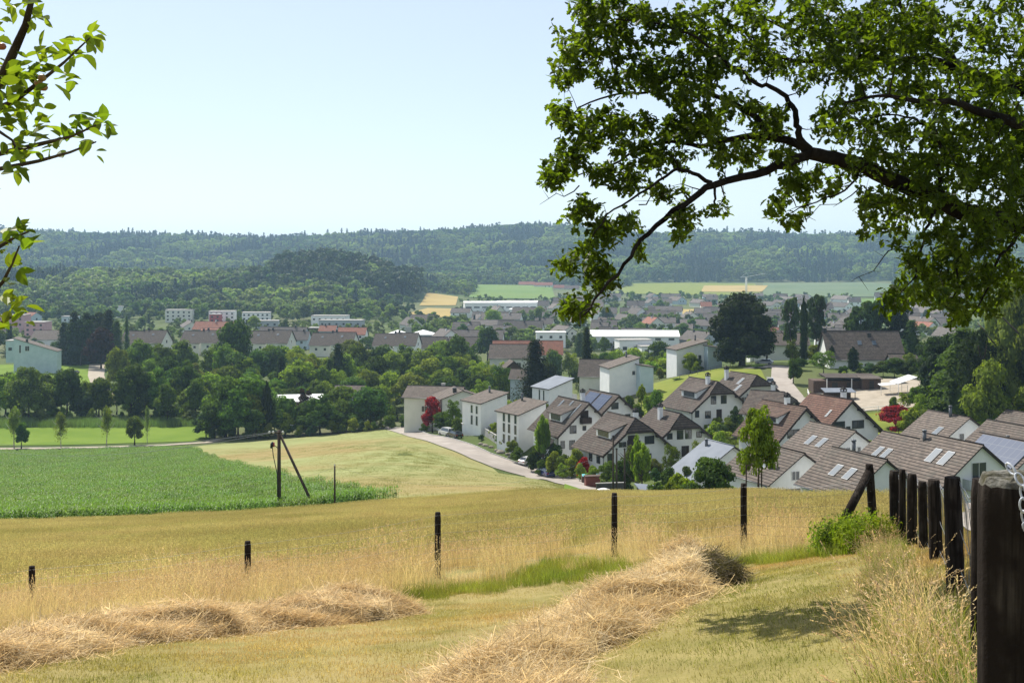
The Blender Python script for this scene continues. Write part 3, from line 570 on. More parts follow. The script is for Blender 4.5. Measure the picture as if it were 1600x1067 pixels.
# young roadside trees with their bases on the field path verge
for q in ((22, 632, 284, 30, 'birch', 'o'), (33, 660, 283, 22, 'round', 'd'), (95, 644, 285, 30, 'birch', 'o'), (166, 632, 286, 24, 'birch', 'o'), (210, 648, 288, 24, 'round', 'o'), (230, 634, 288, 13, 'birch', 'w')):
    tree(*q, place='on the verge of the field path', desc={'birch': 'young birch with thin pale trunk', 'round': 'small round crowned sapling'}[q[4]])
PLOT = []
def free(x, y, r):
    for a, b, c in PLOT:
        if (a-x)**2+(b-y)**2 < (c+r)**2: return False
    PLOT.append((x, y, r)); return True
# filler trees of the belt and thicket
for (xa, xb, ya, yb, n_, hs, ks) in ((175, 800, 338, 372, 36, (8, 13), 'rrrol'), (190, 330, 372, 400, 8, (7, 11), 'rro'), (330, 800, 372, 470, 48, (9, 15), 'rrrolt'), (318, 600, 300, 318, 20, (6, 12), 'rrro'), (700, 1110, 372, 470, 26, (6, 11), 'rrol'), (-10, 175, 338, 352, 9, (9, 14), 'rro'), (325, 612, 296, 303, 44, (2.2, 4.6), 's'), (-10, 330, 335, 340, 44, (2.5, 5), 's'), (940, 1110, 320, 372, 8, (4, 8), 'rol')):
    for i in range(n_):
        for t in range(8):
            px = rnd.uniform(xa, xb); Y = rnd.uniform(ya, yb); x = (px-800)/F*Y
            if any(abs(px-q) < w_ and abs(Y-y_) < 16 for q, y_, w_ in ((828, 400, 40), (803, 370, 16), (572, 330, 16), (868, 330, 34), (990, 318, 30), (478, 322, 44))): continue
            if free(x, Y, 1.2 if ks == 's' else 3.2): break
        else: continue
        h = rnd.uniform(*hs); k = {'r': 'round', 'o': 'oval', 'l': 'light', 't': 'tall', 's': 'shrub'}[rnd.choice(ks)]; z = z1(x, Y); w_ = h*rnd.uniform(.75, 1.0)
        tree(px, HZ-(z+h)*F/Y, Y, w_*F/Y, k, rnd.choice('gggddyoys'))
# ---------------------------------------------------------------- houses
def face_rect(face, W, L, a, z, w, h, d0, d1, m, mi=0, y0=0):
    """box on a wall: face F front, B back, L left, R right; a = position along the wall (centre), z = sill height"""
    if face == 'F': m.box(a-w/2, a+w/2, y0-d1, y0-d0, z, z+h, mi)
    elif face == 'B': m.box(a-w/2, a+w/2, L+d0, L+d1, z, z+h, mi)
    elif face == 'L': m.box(-W/2-d1, -W/2-d0, a-w/2, a+w/2, z, z+h, mi)
    else: m.box(W/2+d0, W/2+d1, a-w/2, a+w/2, z, z+h, mi)
def window(o, face, W, L, a, z, w, h, frame=None, pane=True, name='window', dark=None):
    fr = MB(); t = .07
    if pane:
        face_rect(face, W, L, a-(w+t)/2, z-t, t, h+2*t, -.02, .07, fr); face_rect(face, W, L, a+(w+t)/2, z-t, t, h+2*t, -.02, .07, fr)
        face_rect(face, W, L, a, z-t, w, t, -.02, .10, fr); face_rect(face, W, L, a, z+h, w, t, -.02, .07, fr)
        if w > .8: face_rect(face, W, L, a, z, .06, h, -.02, .055, fr)
        f = fr.build(name, frame or M_FRAME, o); g = MB(); face_rect(face, W, L, a, z, w, h, -.05, .03, g); g.build('pane', dark or M_GLASS, f)
    else:
        face_rect(face, W, L, a, z, w, h, -.05, .04, fr); f = fr.build(name, dark or M_GLASS, o)
    return f
def chimney(o, x, y, z0, z1c, kind):
    m = MB()
    if kind == 'w':
        m.box(x-.35, x+.35, y-.35, y+.35, z0, z1c); c = m.build('chimney', M_WHITE, o); k = MB(); k.box(x-.42, x+.42, y-.42, y+.42, z1c+.02, z1c+.1)
        for sx in (-1, 1):
            for sy in (-1, 1): k.box(x+sx*.3-.06, x+sx*.3+.06, y+sy*.3-.06, y+sy*.3+.06, z1c+.1, z1c+.38)
        k.poly([(x-.5, y-.5, z1c+.38), (x+.5, y-.5, z1c+.38), (x, y, z1c+.85)]); k.poly([(x+.5, y-.5, z1c+.38), (x+.5, y+.5, z1c+.38), (x, y, z1c+.85)])
        k.poly([(x+.5, y+.5, z1c+.38), (x-.5, y+.5, z1c+.38), (x, y, z1c+.85)]); k.poly([(x-.5, y+.5, z1c+.38), (x-.5, y-.5, z1c+.38), (x, y, z1c+.85)])
        k.build('chimney_cap', T_DARK, c)
    elif kind == 'm':
        m.tube([(x, y, z0), (x, y, z1c)], .22, 10); c = m.build('chimney', M_METAL, o); k = MB(); k.tube([(x, y, z1c+.06), (x, y, z1c+.24)], [.3, .24], 10); k.build('chimney_cap', M_METAL, c)
    else:
        m.box(x-.4, x+.4, y-.4, y+.4, z0, z1c); m.box(x-.46, x+.46, y-.46, y+.46, z1c+.002, z1c+.12); m.build('chimney', M_BLACK if kind == 'b' else M_CONC, o)
def gable(label, px, py, Y, L, W, a, rise, hw, roof=None, wall=None, o=.55, og=.5, hip=0, wins=(), sky=(), chim=(), dormer=None, solar=None, frame=None, name='house', cat='house', barge=None, tint=1, t=.16, pane=True, gutter=True, group=None, asym=0, balcony=None, doors=()):
    roof = roof or T_BROWN; wall = wall or M_WHITE; k = rise/(W/2); a = math.radians(a); R_ = hw+rise+t
    zh = hw+rise*(1-hip)+t; hx = W/2*hip; yb = og*-1+(hip*rise/1.35 if hip else 0); A = W3(px, py, Y); rot = Matrix.Rotation(a, 3, 'Z')
    org = A-rot@Vector((0, yb, 0)); org.z = A.z-R_; H = empty(name, org, a, label, cat, group); BX = W/2+o; ze = R_-k*BX
    m = MB()
    if hip: F_ = [(-W/2, -9), (W/2, -9), (W/2, hw), (hx, zh-t-.02), (-hx, zh-t-.02), (-W/2, hw)]
    else: F_ = [(-W/2, -9), (W/2, -9), (W/2, hw), (0, hw+rise-.02), (-W/2, hw)]
    m.poly([(x, 0, z) for x, z in F_]); Bk = [(-W/2, -9), (W/2, -9), (W/2, hw), (0, hw+rise-.02), (-W/2, hw)]; m.poly([(x, L, z) for x, z in Bk][::-1])
    m.poly([(-W/2, L, -9), (-W/2, 0, -9), (-W/2, 0, hw), (-W/2, L, hw)]); m.poly([(W/2, 0, -9), (W/2, L, -9), (W/2, L, hw), (W/2, 0, hw)])
    m.build('wall', wall, H)
    m = MB(); YB = L+og
    for s in (-1, 1):
        P = [(0, YB, R_), (0, yb, R_)]+([(s*hx, -og, zh)] if hip else [])+[(s*BX, -og, ze), (s*BX, YB, ze)]
        m.slab(P, t, 0, 1)
    if hip: m.slab([(0, yb, R_), (-hx, -og, zh), (hx, -og, zh)], t*.9, 0, 1)
    PLOT.append((org.x-math.sin(a)*L/2, org.y+math.cos(a)*L/2, min(L, W)*.5+1)); # ridge tiles
    m.tube([(0, yb, R_+.02), (0, YB, R_+.02)], .1, 6)
    if hip:
        for s in (-1, 1): m.tube([(0, yb, R_+.02), (s*hx, -og, zh+.02)], .09, 6)
    rf = m.build('roof', [roof, barge or M_WOODD], H); rf.color = (tint, tint, tint, 1) if not isinstance(tint, tuple) else c4(tint)
    if barge:
        m = MB()
        for s in (-1, 1):
            x0 = hx if hip else 0; z0 = (zh if hip else R_)
            P = [(s*x0, -og-.06, z0+.01), (s*BX, -og-.06, ze+.01)]; q = [Vector(P[0]), Vector(P[1]), Vector(P[1])-Vector((0, 0, .46)), Vector(P[0])-Vector((0, 0, .46))]
            if s > 0: q.reverse()
            m.poly(q); m.poly([p+Vector((0, .055, 0)) for p in q][::-1])
            for i in range(4): j = (i+1) % 4; m.poly([q[j], q[i], q[i]+Vector((0, .055, 0)), q[j]+Vector((0, .055, 0))])
        if hip: m.box(-hx-.1, hx+.1, -og-.06, -og-.005, zh-.3, zh-.02)
        for s in (-1, 1):
            for q in (.25, .5, .75, .97): x_ = s*BX*q; z_ = R_-k*abs(x_)-t; (m.box(x_-.11, x_+.11, -og-.04, .05, z_-.34, z_-.06) if abs(x_) > hx else None)
        m.build('barge_board', barge, H)
    if gutter:
        for s in (-1, 1):
            m = MB(); m.tube([(s*(BX+.06), -og, ze-.1), (s*(BX+.06), YB, ze-.1)], .07, 6); m.build('gutter', M_METAL if not barge else M_WOODD, H)
    if pane and Y < 300:
        for s in (-1, 1): m = MB(); m.tube([(s*(BX+.04), .25, ze-.12), (s*(W/2+.08), .2, ze-.5), (s*(W/2+.08), .2, -2)], .05, 6, cap=False); m.build('downpipe', M_METAL, H)
    for f, p, z, ww, hh in wins: window(H, f, W, L, p, z, ww, hh, frame, pane)
    for f, p, z, ww, hh in doors: window(H, f, W, L, p, z, ww, hh, M_FRAMED, pane, 'door', M_WOODD)
    nrm = Vector((-k, 0, 1)).normalized()
    def onroof(side, y, s): # s = slope distance from ridge
        dx = s/math.sqrt(1+k*k); return Vector((side*dx, y, R_-k*dx))
    def panel(side, y0, y1, s0, s1, hgt, mb, uv=False, mi=0):
        n = Vector((side*k, 0, 1)).normalized()*hgt; P = [onroof(side, y0, s0)+n, onroof(side, y1, s0)+n, onroof(side, y1, s1)+n, onroof(side, y0, s1)+n]
        if (P[1]-P[0]).cross(P[2]-P[0]).z < 0: P.reverse(); U = [(y0, s1), (y1, s1), (y1, s0), (y0, s0)]
        else: U = [(y0, s0), (y1, s0), (y1, s1), (y0, s1)]
        mb.poly(P, U, mi); B = [p-n*1.0 for p in P]
        for i in range(4): j = (i+1) % 4; mb.poly([P[i], B[i], B[j], P[j]], None, mi)
    for side, y, s, ww, ll in sky:
        m = MB(); panel(side, y-ww/2-.08, y+ww/2+.08, s-.08, s+ll+.08, .09, m); f = m.build('skylight', M_METAL, H)
        m = MB(); panel(side, y-ww/2, y+ww/2, s, s+ll, .11, m); m.build('pane', M_SKYL, f)
    for x, y, hgt, kd in chim: zr = R_-k*abs(x); chimney(H, x, y, zr-.6, zr+hgt, kd)
    if solar:
        for side, y0, y1, s0, s1 in solar: m = MB(); panel(side, y0, y1, s0, s1, .13, m, True); m.build('solar_panel', M_SOLAR, H)
    if dormer:
        side, y0, y1, d0, d1, hh = dormer   # shed dormer: from slope point d0 down to a face at slope point d1
        p0 = onroof(side, 0, d0); p1 = onroof(side, 0, d1); top = p1.z+hh; m = MB()
        m.poly([(p1.x, y0, p1.z-.1), (p1.x, y1, p1.z-.1), (p1.x, y1, top-.12), (p1.x, y0, top-.12)][::1 if side > 0 else -1])
        for yy, fl in ((y0, 1), (y1, -1)):
            q = [(p0.x, yy, p0.z-.12), (p1.x, yy, p1.z-.12), (p1.x, yy, top-.12)]; m.poly(q[::fl])
        d = m.build('dormer', M_WHITE if barge is None else wall, H); m = MB(); e = .45; q = (p0.z-top)/abs(p0.x-p1.x)
        m.slab([(p0.x, y0-.3, p0.z+.03), (p0.x, y1+.3, p0.z+.03), (p1.x+side*e, y1+.3, top-q*e+.03), (p1.x+side*e, y0-.3, top-q*e+.03)], .14, 0, 1)
        r2 = m.build('dormer_roof', [roof, M_WOODD], d); r2.color = rf.color
        m = MB(); xx = p1.x+side*.04; ys = y0+(y1-y0)*.3, y1-(y1-y0)*.3
        m.box(min(xx, p1.x), max(xx, p1.x)+.001, ys[0]-.8, ys[1]+.8, p1.z+.1, top-.3); m.build('dormer_window', M_GLASS, d)
    if balcony:
        f, p, z, ww, hh, c = balcony; m = MB(); face_rect(f, W, L, p, z-.18, ww, .14, -.02, 1.1, m); b_ = m.build('balcony', M_CONC, H)
        m = MB(); face_rect(f, W, L, p, z, ww, hh, 1.02, 1.08, m)
        if f in 'FB': 
            for s in (-1, 1): face_rect(f, W, L, p+s*(ww/2-.03), z, .06, hh, .0, 1.02, m)
        m.build('railing', c, b_)
    return H
M_SKYL = glassm('skylight_glass', (.10, .125, .15), .35); M_SKYL.node_tree.nodes['Principled BSDF'].inputs['Specular IOR Level'].default_value = .1
BZ = M_WOODD
# terraced houses nearest to the meadow
GV = lambda *a, **k: gable(*a, **k)
gable('large brown tiled terraced house with balcony, twin skylights and gable behind the fence posts', 1537, 695, 125, 8.2, 10.2, 20, 3.9, 5.0, t=.2, sky=((-1, 2.6, 2.0, .95, 2.0), (-1, 4.6, 2.0, .95, 2.0)), wins=(('F', -.2, 5.4, 1.9, 1.7), ('F', 2.6, 2.2, 1.4, 1.4)), chim=((-.8, 8, .9, 'm'),), balcony=('F', -.9, 4.5, 3.0, 1.0, M_GREY), tint=1.05)
gable('brown tiled house with two skylights right behind the leaning fence brace', 1387, 718, 124, 8.6, 9.4, 21, 3.5, 4.6, sky=((-1, 2.6, 2.4, .9, 1.6), (-1, 5.0, 2.4, .9, 1.6)), chim=((.2, 5.5, 1.2, 'm'),), wins=(('F', 1.8, 2.4, 1.0, 1.1),), tint=.96)
gable('white terraced house with small square window behind the staked young maple', 1258, 708, 136, 9.6, 9.2, 22, 3.1, 4.8, sky=((-1, 3.6, 2.1, .9, 1.7),), chim=((-3.0, 2.2, 1.6, 'm'), (-.6, 7.5, .6, 'm')), wins=(('F', -1.0, 4.9, 1.0, 1.0), ('F', 1.6, 5.0, .7, .6), ('F', -1.2, 3.0, 4.4, .9)), tint=.9)
gable('white terraced house with two skylights in the middle of the terrace', 1338, 673, 152, 9.0, 10.2, 22, 3.4, 4.8, sky=((-1, 3.0, 2.6, .9, 1.7), (-1, 5.4, 2.6, .9, 1.7)), wins=(('F', -1.0, 5.6, .7, .5), ('F', .8, 5.5, .5, .6), ('F', 2.8, 3.4, 1.0, .9)), tint=1.06)
gable('brown roofed terraced house with skylights hidden between two nearer roofs', 1450, 688, 141, 7.6, 9.6, 20, 3.4, 4.6, sky=((-1, 3.6, 2.8, .8, 1.6), (-1, 5.2, 2.8, .8, 1.6)), tint=.98)
gable('long brown roofed terraced house with one skylight and small gable window', 1516.7, 652, 165, 8.0, 10.4, 20, 3.4, 4.6, sky=((-1, 2.4, 3.2, .9, 2.0),), chim=((-.4, 3.2, 1.3, 'm'),), wins=(('F', -1.2, 5.0, .8, .8),), tint=1.1)
gable('terraced house with a bare brown roof behind the solar roof', 1632, 671, 152, 9.4, 10.6, 20, 3.6, 4.6, chim=((-3.4, 7, .9, 'm'), (-3.2, 2.6, .9, 'm')), tint=.92)
gable('terraced house whose roof is covered with blue solar panels at the right edge', 1628, 694, 134, 9.0, 10.4, 20, 3.8, 4.6, solar=((-1, .2, 8.6, .3, 5.0),), tint=1.0)
gable('brown roofed house at the right edge above the other terraces', 1650, 652, 172, 9, 10, 20, 3.4, 4.6, tint=.9)
gable('low house with flat grey metal roof left of the young maple', 1148, 697, 160, 6.2, 12.5, 24, 3.9, 3.2, roof=M_METALR, o=.8, chim=((-1.0, 5.0, .7, 'm'),), wins=())
# chalets
CH = dict(roof=T_DARK, barge=BZ, frame=M_FRAMED)
gable('white chalet with dark balcony, dormer and skylights beside the tall hornbeam', 920.7, 629, 205, 9.8, 11.4, 26, 5.0, 5.0, o=.8, og=.9, dormer=(-1, 1.8, 6.6, 1.6, 5.4, 1.5), sky=((-1, 7.4, .8, .5, 1.6), (-1, 4.2, .5, .4, 1.0), (-1, 1.0, .8, .3, 3.4)), wins=(('F', -2.8, 4.8, 1.2, 1.3), ('F', -.5, 5.2, .6, .7), ('F', -4.9, 2.3, .7, 1.2), ('F', -3.0, 2.0, 1.0, 1.5), ('F', .4, 2.0, 1.6, 1.5), ('L', 2.5, 2.4, 1.2, 1.2), ('L', 5.5, 2.4, 1.2, 1.2)), balcony=('F', -.5, 6.5, 1.9, 1.0, M_WOODD), doors=(('F', -.5, 6.8, 1.5, 1.8),), **CH)
gable('white chalet with solar panels and white chimney behind the dormer chalet', 967.5, 617, 215, 9.4, 12.6, 26, 5.4, 5.4, o=.9, og=.9, solar=((-1, .8, 4.6, .6, 4.6), (-1, 5.2, 9.0, .6, 4.6)), chim=((-4.2, 5.5, 3.6, 'w'),), wins=(('F', -.4, 8.3, 1.4, 1.1), ('F', -1.7, 6.0, 1.3, .9), ('F', -3.3, 5.6, .6, .8), ('F', 2.4, 6.2, 1.0, .9), ('F', 4.2, 4.2, 1.0, 1.0)), **CH)
gable('chalet with clipped gable and big dormer beside the round dark bush', 993, 653, 190, 9.0, 12.4, 25, 4.8, 4.6, o=.9, og=.9, hip=.42, dormer=(-1, 1.4, 6.2, 1.4, 5.4, 1.4), chim=((1.6, 3.2, 1.8, 'w'),), wins=(('F', -3.2, 5.1, .5, .7), ('F', -2.5, 5.1, .5, .7), ('F', 2.3, 5.3, 1.7, 1.2), ('F', -5.2, 2.6, .8, 1.5), ('F', -1.8, 2.4, 1.2, 1.2), ('F', 2.0, 2.4, 1.2, 1.2), ('L', 2.0, 2.4, 1.0, 1.6), ('L', 4.6, 2.4, 1.0, 1.6)), balcony=('F', -1.0, 5.2, 1.9, .9, M_WOODD), doors=(('F', -1.0, 5.3, 1.5, 1.5),), tint=1.1, **CH)
gable('large chalet with clipped gable, arched door and four upper windows', 1064, 646, 196, 9.4, 13.6, 22, 5.2, 4.8, o=.8, og=.9, hip=.42, chim=((-1.6, 5.0, 1.9, 'w'),), wins=(('F', -2.6, 6.1, .9, .9), ('F', -.6, 6.0, 1.1, 1.4), ('F', 1.0, 6.0, 1.1, 1.4), ('F', 3.1, 6.1, .9, .9), ('F', -4.2, 5.3, .5, .5), ('F', -3.8, 3.7, .5, .6), ('F', -1.9, 3.7, .7, .9), ('F', 3.6, 3.4, 1.0, 1.1)), doors=(('F', .4, 3.0, 1.3, 1.7),), tint=1.1, **CH)
gable('upper chalet with clipped gable, dormer and white terrace parapet', 1121.6, 596, 228, 10.2, 12.6, 24, 4.8, 4.8, o=.9, og=.9, hip=.45, dormer=(-1, 1.6, 7.2, 1.2, 5.4, 1.4), chim=((-.8, 3.0, 1.5, 'w'),), wins=(('F', -1.5, 5.5, 1.1, 1.5), ('F', .9, 5.5, 1.2, 1.5), ('F', -2.8, 2.8, 1.2, 1.3), ('F', 3.4, 3.0, .7, 1.0), ('F', -5.3, 3.1, .8, 1.2)), doors=(('F', -.2, 2.6, 1.1, 1.7),), tint=1.15, **CH)
gable('upper chalet with skylights and clipped gable next to the lawn hill', 1183, 586, 236, 9.0, 12.8, 24, 4.6, 4.8, o=.9, og=.9, hip=.42, chim=((-2, 8.5, 2.0, 'w'),), sky=((-1, 3.4, 1.6, .8, 1.8), (-1, 2.0, 3.6, .8, 1.8)), wins=(('F', -.6, 5.0, 1.0, 1.5), ('F', -2.4, 4.9, .9, .9), ('F', -3.9, 4.6, .4, .6), ('F', -3.2, 4.6, .4, .6), ('F', 2.4, 4.8, 1.0, 1.0)), tint=1.12, **CH)
gable('low hipped brown roof tucked behind the red roofed chalets', 1225, 612, 214, 6.2, 12.6, 60, 3.2, 3.6, o=.8, og=.8, hip=.6, chim=((1.0, 3.0, 1.6, 'w'),), tint=1.25, **CH)
gable('white chalet with wide dark window and dormer in front of the low roof', 1260.8, 636, 181, 9.6, 10.6, 25, 4.8, 4.6, o=.8, og=.9, dormer=(-1, 2.2, 7.0, 1.2, 4.2, 1.2), chim=((.2, 4.2, 1.2, 'w'),), wins=(('F', -1.9, 4.8, 2.3, 1.2), ('F', .9, 5.1, 1.1, 1.0)), tint=(1.35, 1.1, 1.0), **CH)
gable('white chalet with reddish roof and two wide windows beside the red maple', 1332.6, 624.6, 186, 9.0, 12.0, 24, 5.0, 4.6, o=.9, og=.9, dormer=(1, 1.2, 4.8, 2.0, 4.6, 1.1), chim=((1.4, 3.0, 2.0, 'w'),), wins=(('F', -2.1, 5.0, 2.3, 1.2), ('F', 1.8, 5.0, 2.3, 1.2), ('F', -.2, 4.2, .7, 1.1)), tint=(1.8, 1.25, 1.1), sky=((-1, 1.6, 3.0, .3, 1.4),), **CH)
# white slope-roofed blocks
def mono(label, px, py, Y, W, L, a, rise, hw, roof=None, wall=None, wins=(), chim=(), o=.35, balcony=None, name='house'):
    """px,py = high front corner of a single-pitch roof falling to the left"""
    H_ = hw+rise; a = math.radians(a); rot = Matrix.Rotation(a, 3, 'Z'); A = W3(px, py, Y); org = A-rot@Vector((W/2+o, -o, 0)); org.z = A.z-H_-.2-rise/W*o
    H = empty(name, org, a, label, 'house'); k = rise/W; m = MB()
    f = [(-W/2, -9), (W/2, -9), (W/2, H_), (-W/2, hw)]; m.poly([(x, 0, z) for x, z in f]); m.poly([(x, L, z) for x, z in f][::-1])
    m.poly([(-W/2, L, -9), (-W/2, 0, -9), (-W/2, 0, hw), (-W/2, L, hw)]); m.poly([(W/2, 0, -9), (W/2, L, -9), (W/2, L, H_), (W/2, 0, H_)]); m.build('wall', wall or M_WHITE, H)
    z = lambda x: hw+(x+W/2)*k+.2; x0 = -W/2-o; x1 = W/2+o; m = MB(); m.slab([(x0, -o, z(x0)), (x1, -o, z(x1)), (x1, L+o, z(x1)), (x0, L+o, z(x0))], .2, 0, 1); m.build('roof', [roof or T_BROWN, M_FRAMED], H)
    for fc, p, zz_, ww, hh in wins: window(H, fc, W, L, p, zz_, ww, hh, M_FRAME)
    for x, y, hg, kd in chim: chimney(H, x, y, z(x)-.5, z(x)+hg, kd)
    if balcony:
        fc, p, zz_, ww, hh = balcony; m = MB(); face_rect(fc, W, L, p, zz_, ww, .15, -.02, 1.6, m); b_ = m.build('balcony', M_CONC, H); m = MB(); face_rect(fc, W, L, p, zz_+.15, ww, hh, 1.5, 1.56, m); m.build('railing', M_FRAME, b_)
    return H
LW = lambda n, L, z, h, w=.9: tuple(('L', L*(i+.5)/n, z, w, h) for i in range(n))
mono('white slope roofed house between the red maple and the hornbeam', 796, 613, 240, 6.4, 7.5, 33, 1.7, 5.2, wins=(('L', 1.6, .6, .8, 1.9), ('L', 3.6, .6, .8, 1.9), ('L', 1.6, 3.0, .8, 1.6), ('L', 3.6, 3.0, .8, 1.6), ('F', 2.0, .4, 1.4, 2.0)), chim=((2.0, 5, 1.1, 'm'),), balcony=('F', .2, .3, 3.4, 1.0))
mono('white slope roofed block with three columns of tall windows above the rockery', 857, 627, 218, 6.2, 7.6, 33, 1.9, 6.2, wins=tuple(('L', y, z, .8, 1.7) for y in (1.0, 3.2, 5.0) for z in (.4, 2.5, 4.5)), chim=((2.0, 6.5, 1.2, 'm'),))
mono('white slope roofed house with light metal roof and roof terrace', 898, 590.5, 245, 6.0, 6.4, 33, 1.8, 6.0, roof=M_METALR, wins=(('L', 2.0, 1.0, .5, 4.6), ('L', 3.6, 1.0, .5, 4.6)), balcony=('R', 3, 3.2, 5, 1.1))
mono('tall windowless white house wall with slanted roof beside the garden hill', 1001.5, 558, 275, 7.4, 8.0, 12, 2.3, 6.6, wins=(('F', 2.3, 5.0, .7, .9),), chim=((2.4, 6, 1.2, 'm'),))
mono('tall windowless white house with slanted roof left of the great chestnut', 1107.7, 532, 308, 8.6, 8.0, 12, 2.2, 7.0, wins=(('F', 2.2, 4.6, .8, 1.0),), chim=((3.2, 6, 1.2, 'm'),))
mono('small lean-to annex with tiled roof on the right of the white hillside house', 1131, 543, 306, 4.0, 5.0, 12, -.5, 6.2, wall=M_BLUE, wins=(('F', 0, 3.6, 1.0, 1.2),))
mono('small annex with tiled roof right of the windowless white house', 1024, 573, 273, 3.4, 5.0, 12, -.5, 4.8, wall=M_BLUE, wins=())
gable('long cream house with broad brown roof at the end of the village road', 726, 604, 272, 13, 9, 78, 2.0, 4.4, wall=M_CREAM, chim=((1.0, 5, .9, 'c'),), wins=(('L', 3, 1, 1.4, 1.3), ('L', 8, 1, 1.4, 1.3)))
gable('cream gabled house joined in front of the long brown roofed house', 724, 610, 262, 9, 9.6, 15, 1.7, 4.6, wall=M_CREAM, chim=((-1.6, 1.5, .9, 'b'),), wins=(('F', 2.4, 1.2, 1.6, 1.4), ('F', -1.4, 1.0, 1.2, 1.2)))
gable('small house with white gable behind the slope roofed white houses', 868, 577, 330, 12, 7.5, 80, 2.2, 4.0, wall=M_BLUE, tint=.75, chim=((0, 3, 1.0, 'b'),))
gable('large plain brown roof between the narrow spruce and the windowless house', 990, 562, 318, 14, 12, 82, 3.8, 3.2, wall=M_CREAM, tint=.65)
gable('big steep brown tiled farmhouse with two skylights and green shutters', 1404, 517, 290, 18.2, 12.6, 88, 6.2, 3.4, roof=T_BROWN, sky=((-1, 10.0, 3.4, .9, 1.3), (-1, 6.4, 3.4, .9, 1.3)), chim=((-1.2, 7.2, .6, 'b'), (-.2, 18, .8, 'b')), wins=(('L', 3.6, .8, 3.0, 1.3), ('L', 13.0, .2, 1.4, 2.2), ('L', 9, .8, 1.4, 1.2)), tint=.85)
gable('low house with pale wall and hipped brown roof behind the chestnut', 1262, 520, 345, 17, 11, 84, 3.0, 4.6, wall=M_CREAM, hip=.0, chim=((-2.6, 14, 1.2, 'b'),), wins=(('L', 3, 1, 1.2, 1.2),), tint=.85)
gable('small tiled annex beside the steep roofed farmhouse', 1432, 553, 280, 6, 5, 88, 1.6, 2.8, wins=(('L', 2, .8, 2.4, 1.0),), tint=.8)
# gardens: shrubs and small trees packed between the houses
for (xa, xb, ya, yb, n_, hs) in ((860, 1010, 150, 200, 34, (1.0, 3.2)), (1010, 1140, 150, 186, 30, (1.0, 3.2)), (900, 1140, 200, 262, 50, (1.2, 4.2)), (1140, 1420, 150, 232, 60, (1.0, 3.6)), (1150, 1560, 100, 150, 30, (.8, 2.4)), (1380, 1600, 175, 262, 46, (1.6, 5.0)), (640, 860, 216, 300, 46, (1.2, 4.0)), (1140, 1600, 255, 330, 60, (1.6, 6.0)), (960, 1110, 262, 350, 36, (2, 6))):
    for i in range(n_):
        px = rnd.uniform(xa, xb); Y = rnd.uniform(ya, yb); x = (px-800)/F*Y; h = rnd.uniform(*hs); w_ = h*rnd.uniform(.8, 1.4)
        if (px < 950 and Y < np.interp(px, [598, 640, 672, 719, 766, 800, 836, 880, 950], [318, 294, 254, 233, 216, 210, 205, 199, 158])+2.5+w_/2) or any(math.hypot(x-a, Y-b) < 4+w_/2 for a, b in resample(ROAD, 2.5, False)) or (1175 < px < 1290 and 235 < Y < 300) or (1262 < px < 1440 and 186 < Y < 264) or (985 < px < 1170 and 232 < Y < 300): continue
        if not free(x, Y, .9): continue
        z = z1(x, Y); tree(px, HZ-(z+h)*F/Y, Y, w_*F/Y, 'shrub' if h < 4.4 else rnd.choice(['round', 'oval', 'light', 'shrub']), rnd.choice('ggyyodsgY' if h < 3 else 'gdyo'))
def block(label, px, py, Y, w, d, h, a, wall=None, roof=None, rows=2, cols=4, band=None, name='building', cat='building', win=(1.4, 1.3)):
    """flat roofed block; px,py = top left front corner"""
    A = W3(px, py, Y); a = math.radians(a); H = empty(name, (A.x, A.y, A.z-h), a, label, cat); m = MB(); m.box(0, w, 0, d, -4, h-.3); m.build('wall', wall or M_WHITE, H)
    m = MB(); m.box(-.3, w+.3, -.3, d+.3, h-.298, h); m.build('roof', roof or M_GRAVR, H)
    for r in range(rows):
        for c in range(cols):
            g = MB(); x = w*(c+.5)/cols; z = h-.5-(r+.78)*(h-.6)/rows; g.box(x-win[0]/2, x+win[0]/2, -.05, .2, z, z+win[1]); g.build('window', M_GLASS, H)
    return H
# houses in mid valley
mono('low blue white house with long slanting roof on the left valley edge', 90, 549, 480, 17, 9, 10, -5.6, 8.6, wall=M_BLUE, chim=((-3.5, 1, 1.0, 'b'),), wins=(('F', -6.0, 2.6, .7, 3.2), ('F', -3.2, 3.4, 1.6, 2.0)))
block('flat roofed pale annex left of the slanting roofed blue white house', 9, 532, 482, 7, 8, 5.4, 8, M_BLUE, M_GRAVR, 1, 2)
gable('mid valley house with grey brown roof left of the dark spruce', 828, 538, 400, 13, 12, 86, 4.0, 4.0, wall=M_CREAM, tint=.85, wins=(('L', 3, 1, 1.4, 1.3), ('L', 8, 1, 1.4, 1.3)))
gable('mid valley house with wide red tiled roof behind the dark spruce', 880, 532, 440, 26, 12, 88, 4.6, 4.0, roof=T_RED, wall=M_CREAM)
gable('small dark timber gable peeping from the trees near the spruce', 803, 564, 370, 7, 6.5, 10, 2.6, 2.6, wall=M_SHED, barge=BZ, roof=T_DARK, tint=1.3)
gable('grey roofed cottage in the garden trees right of the road end', 572, 602, 330, 8, 8, 85, 2.6, 2.8, wall=M_GREY, roof=T_DARK, tint=2.2)
k_ = 0
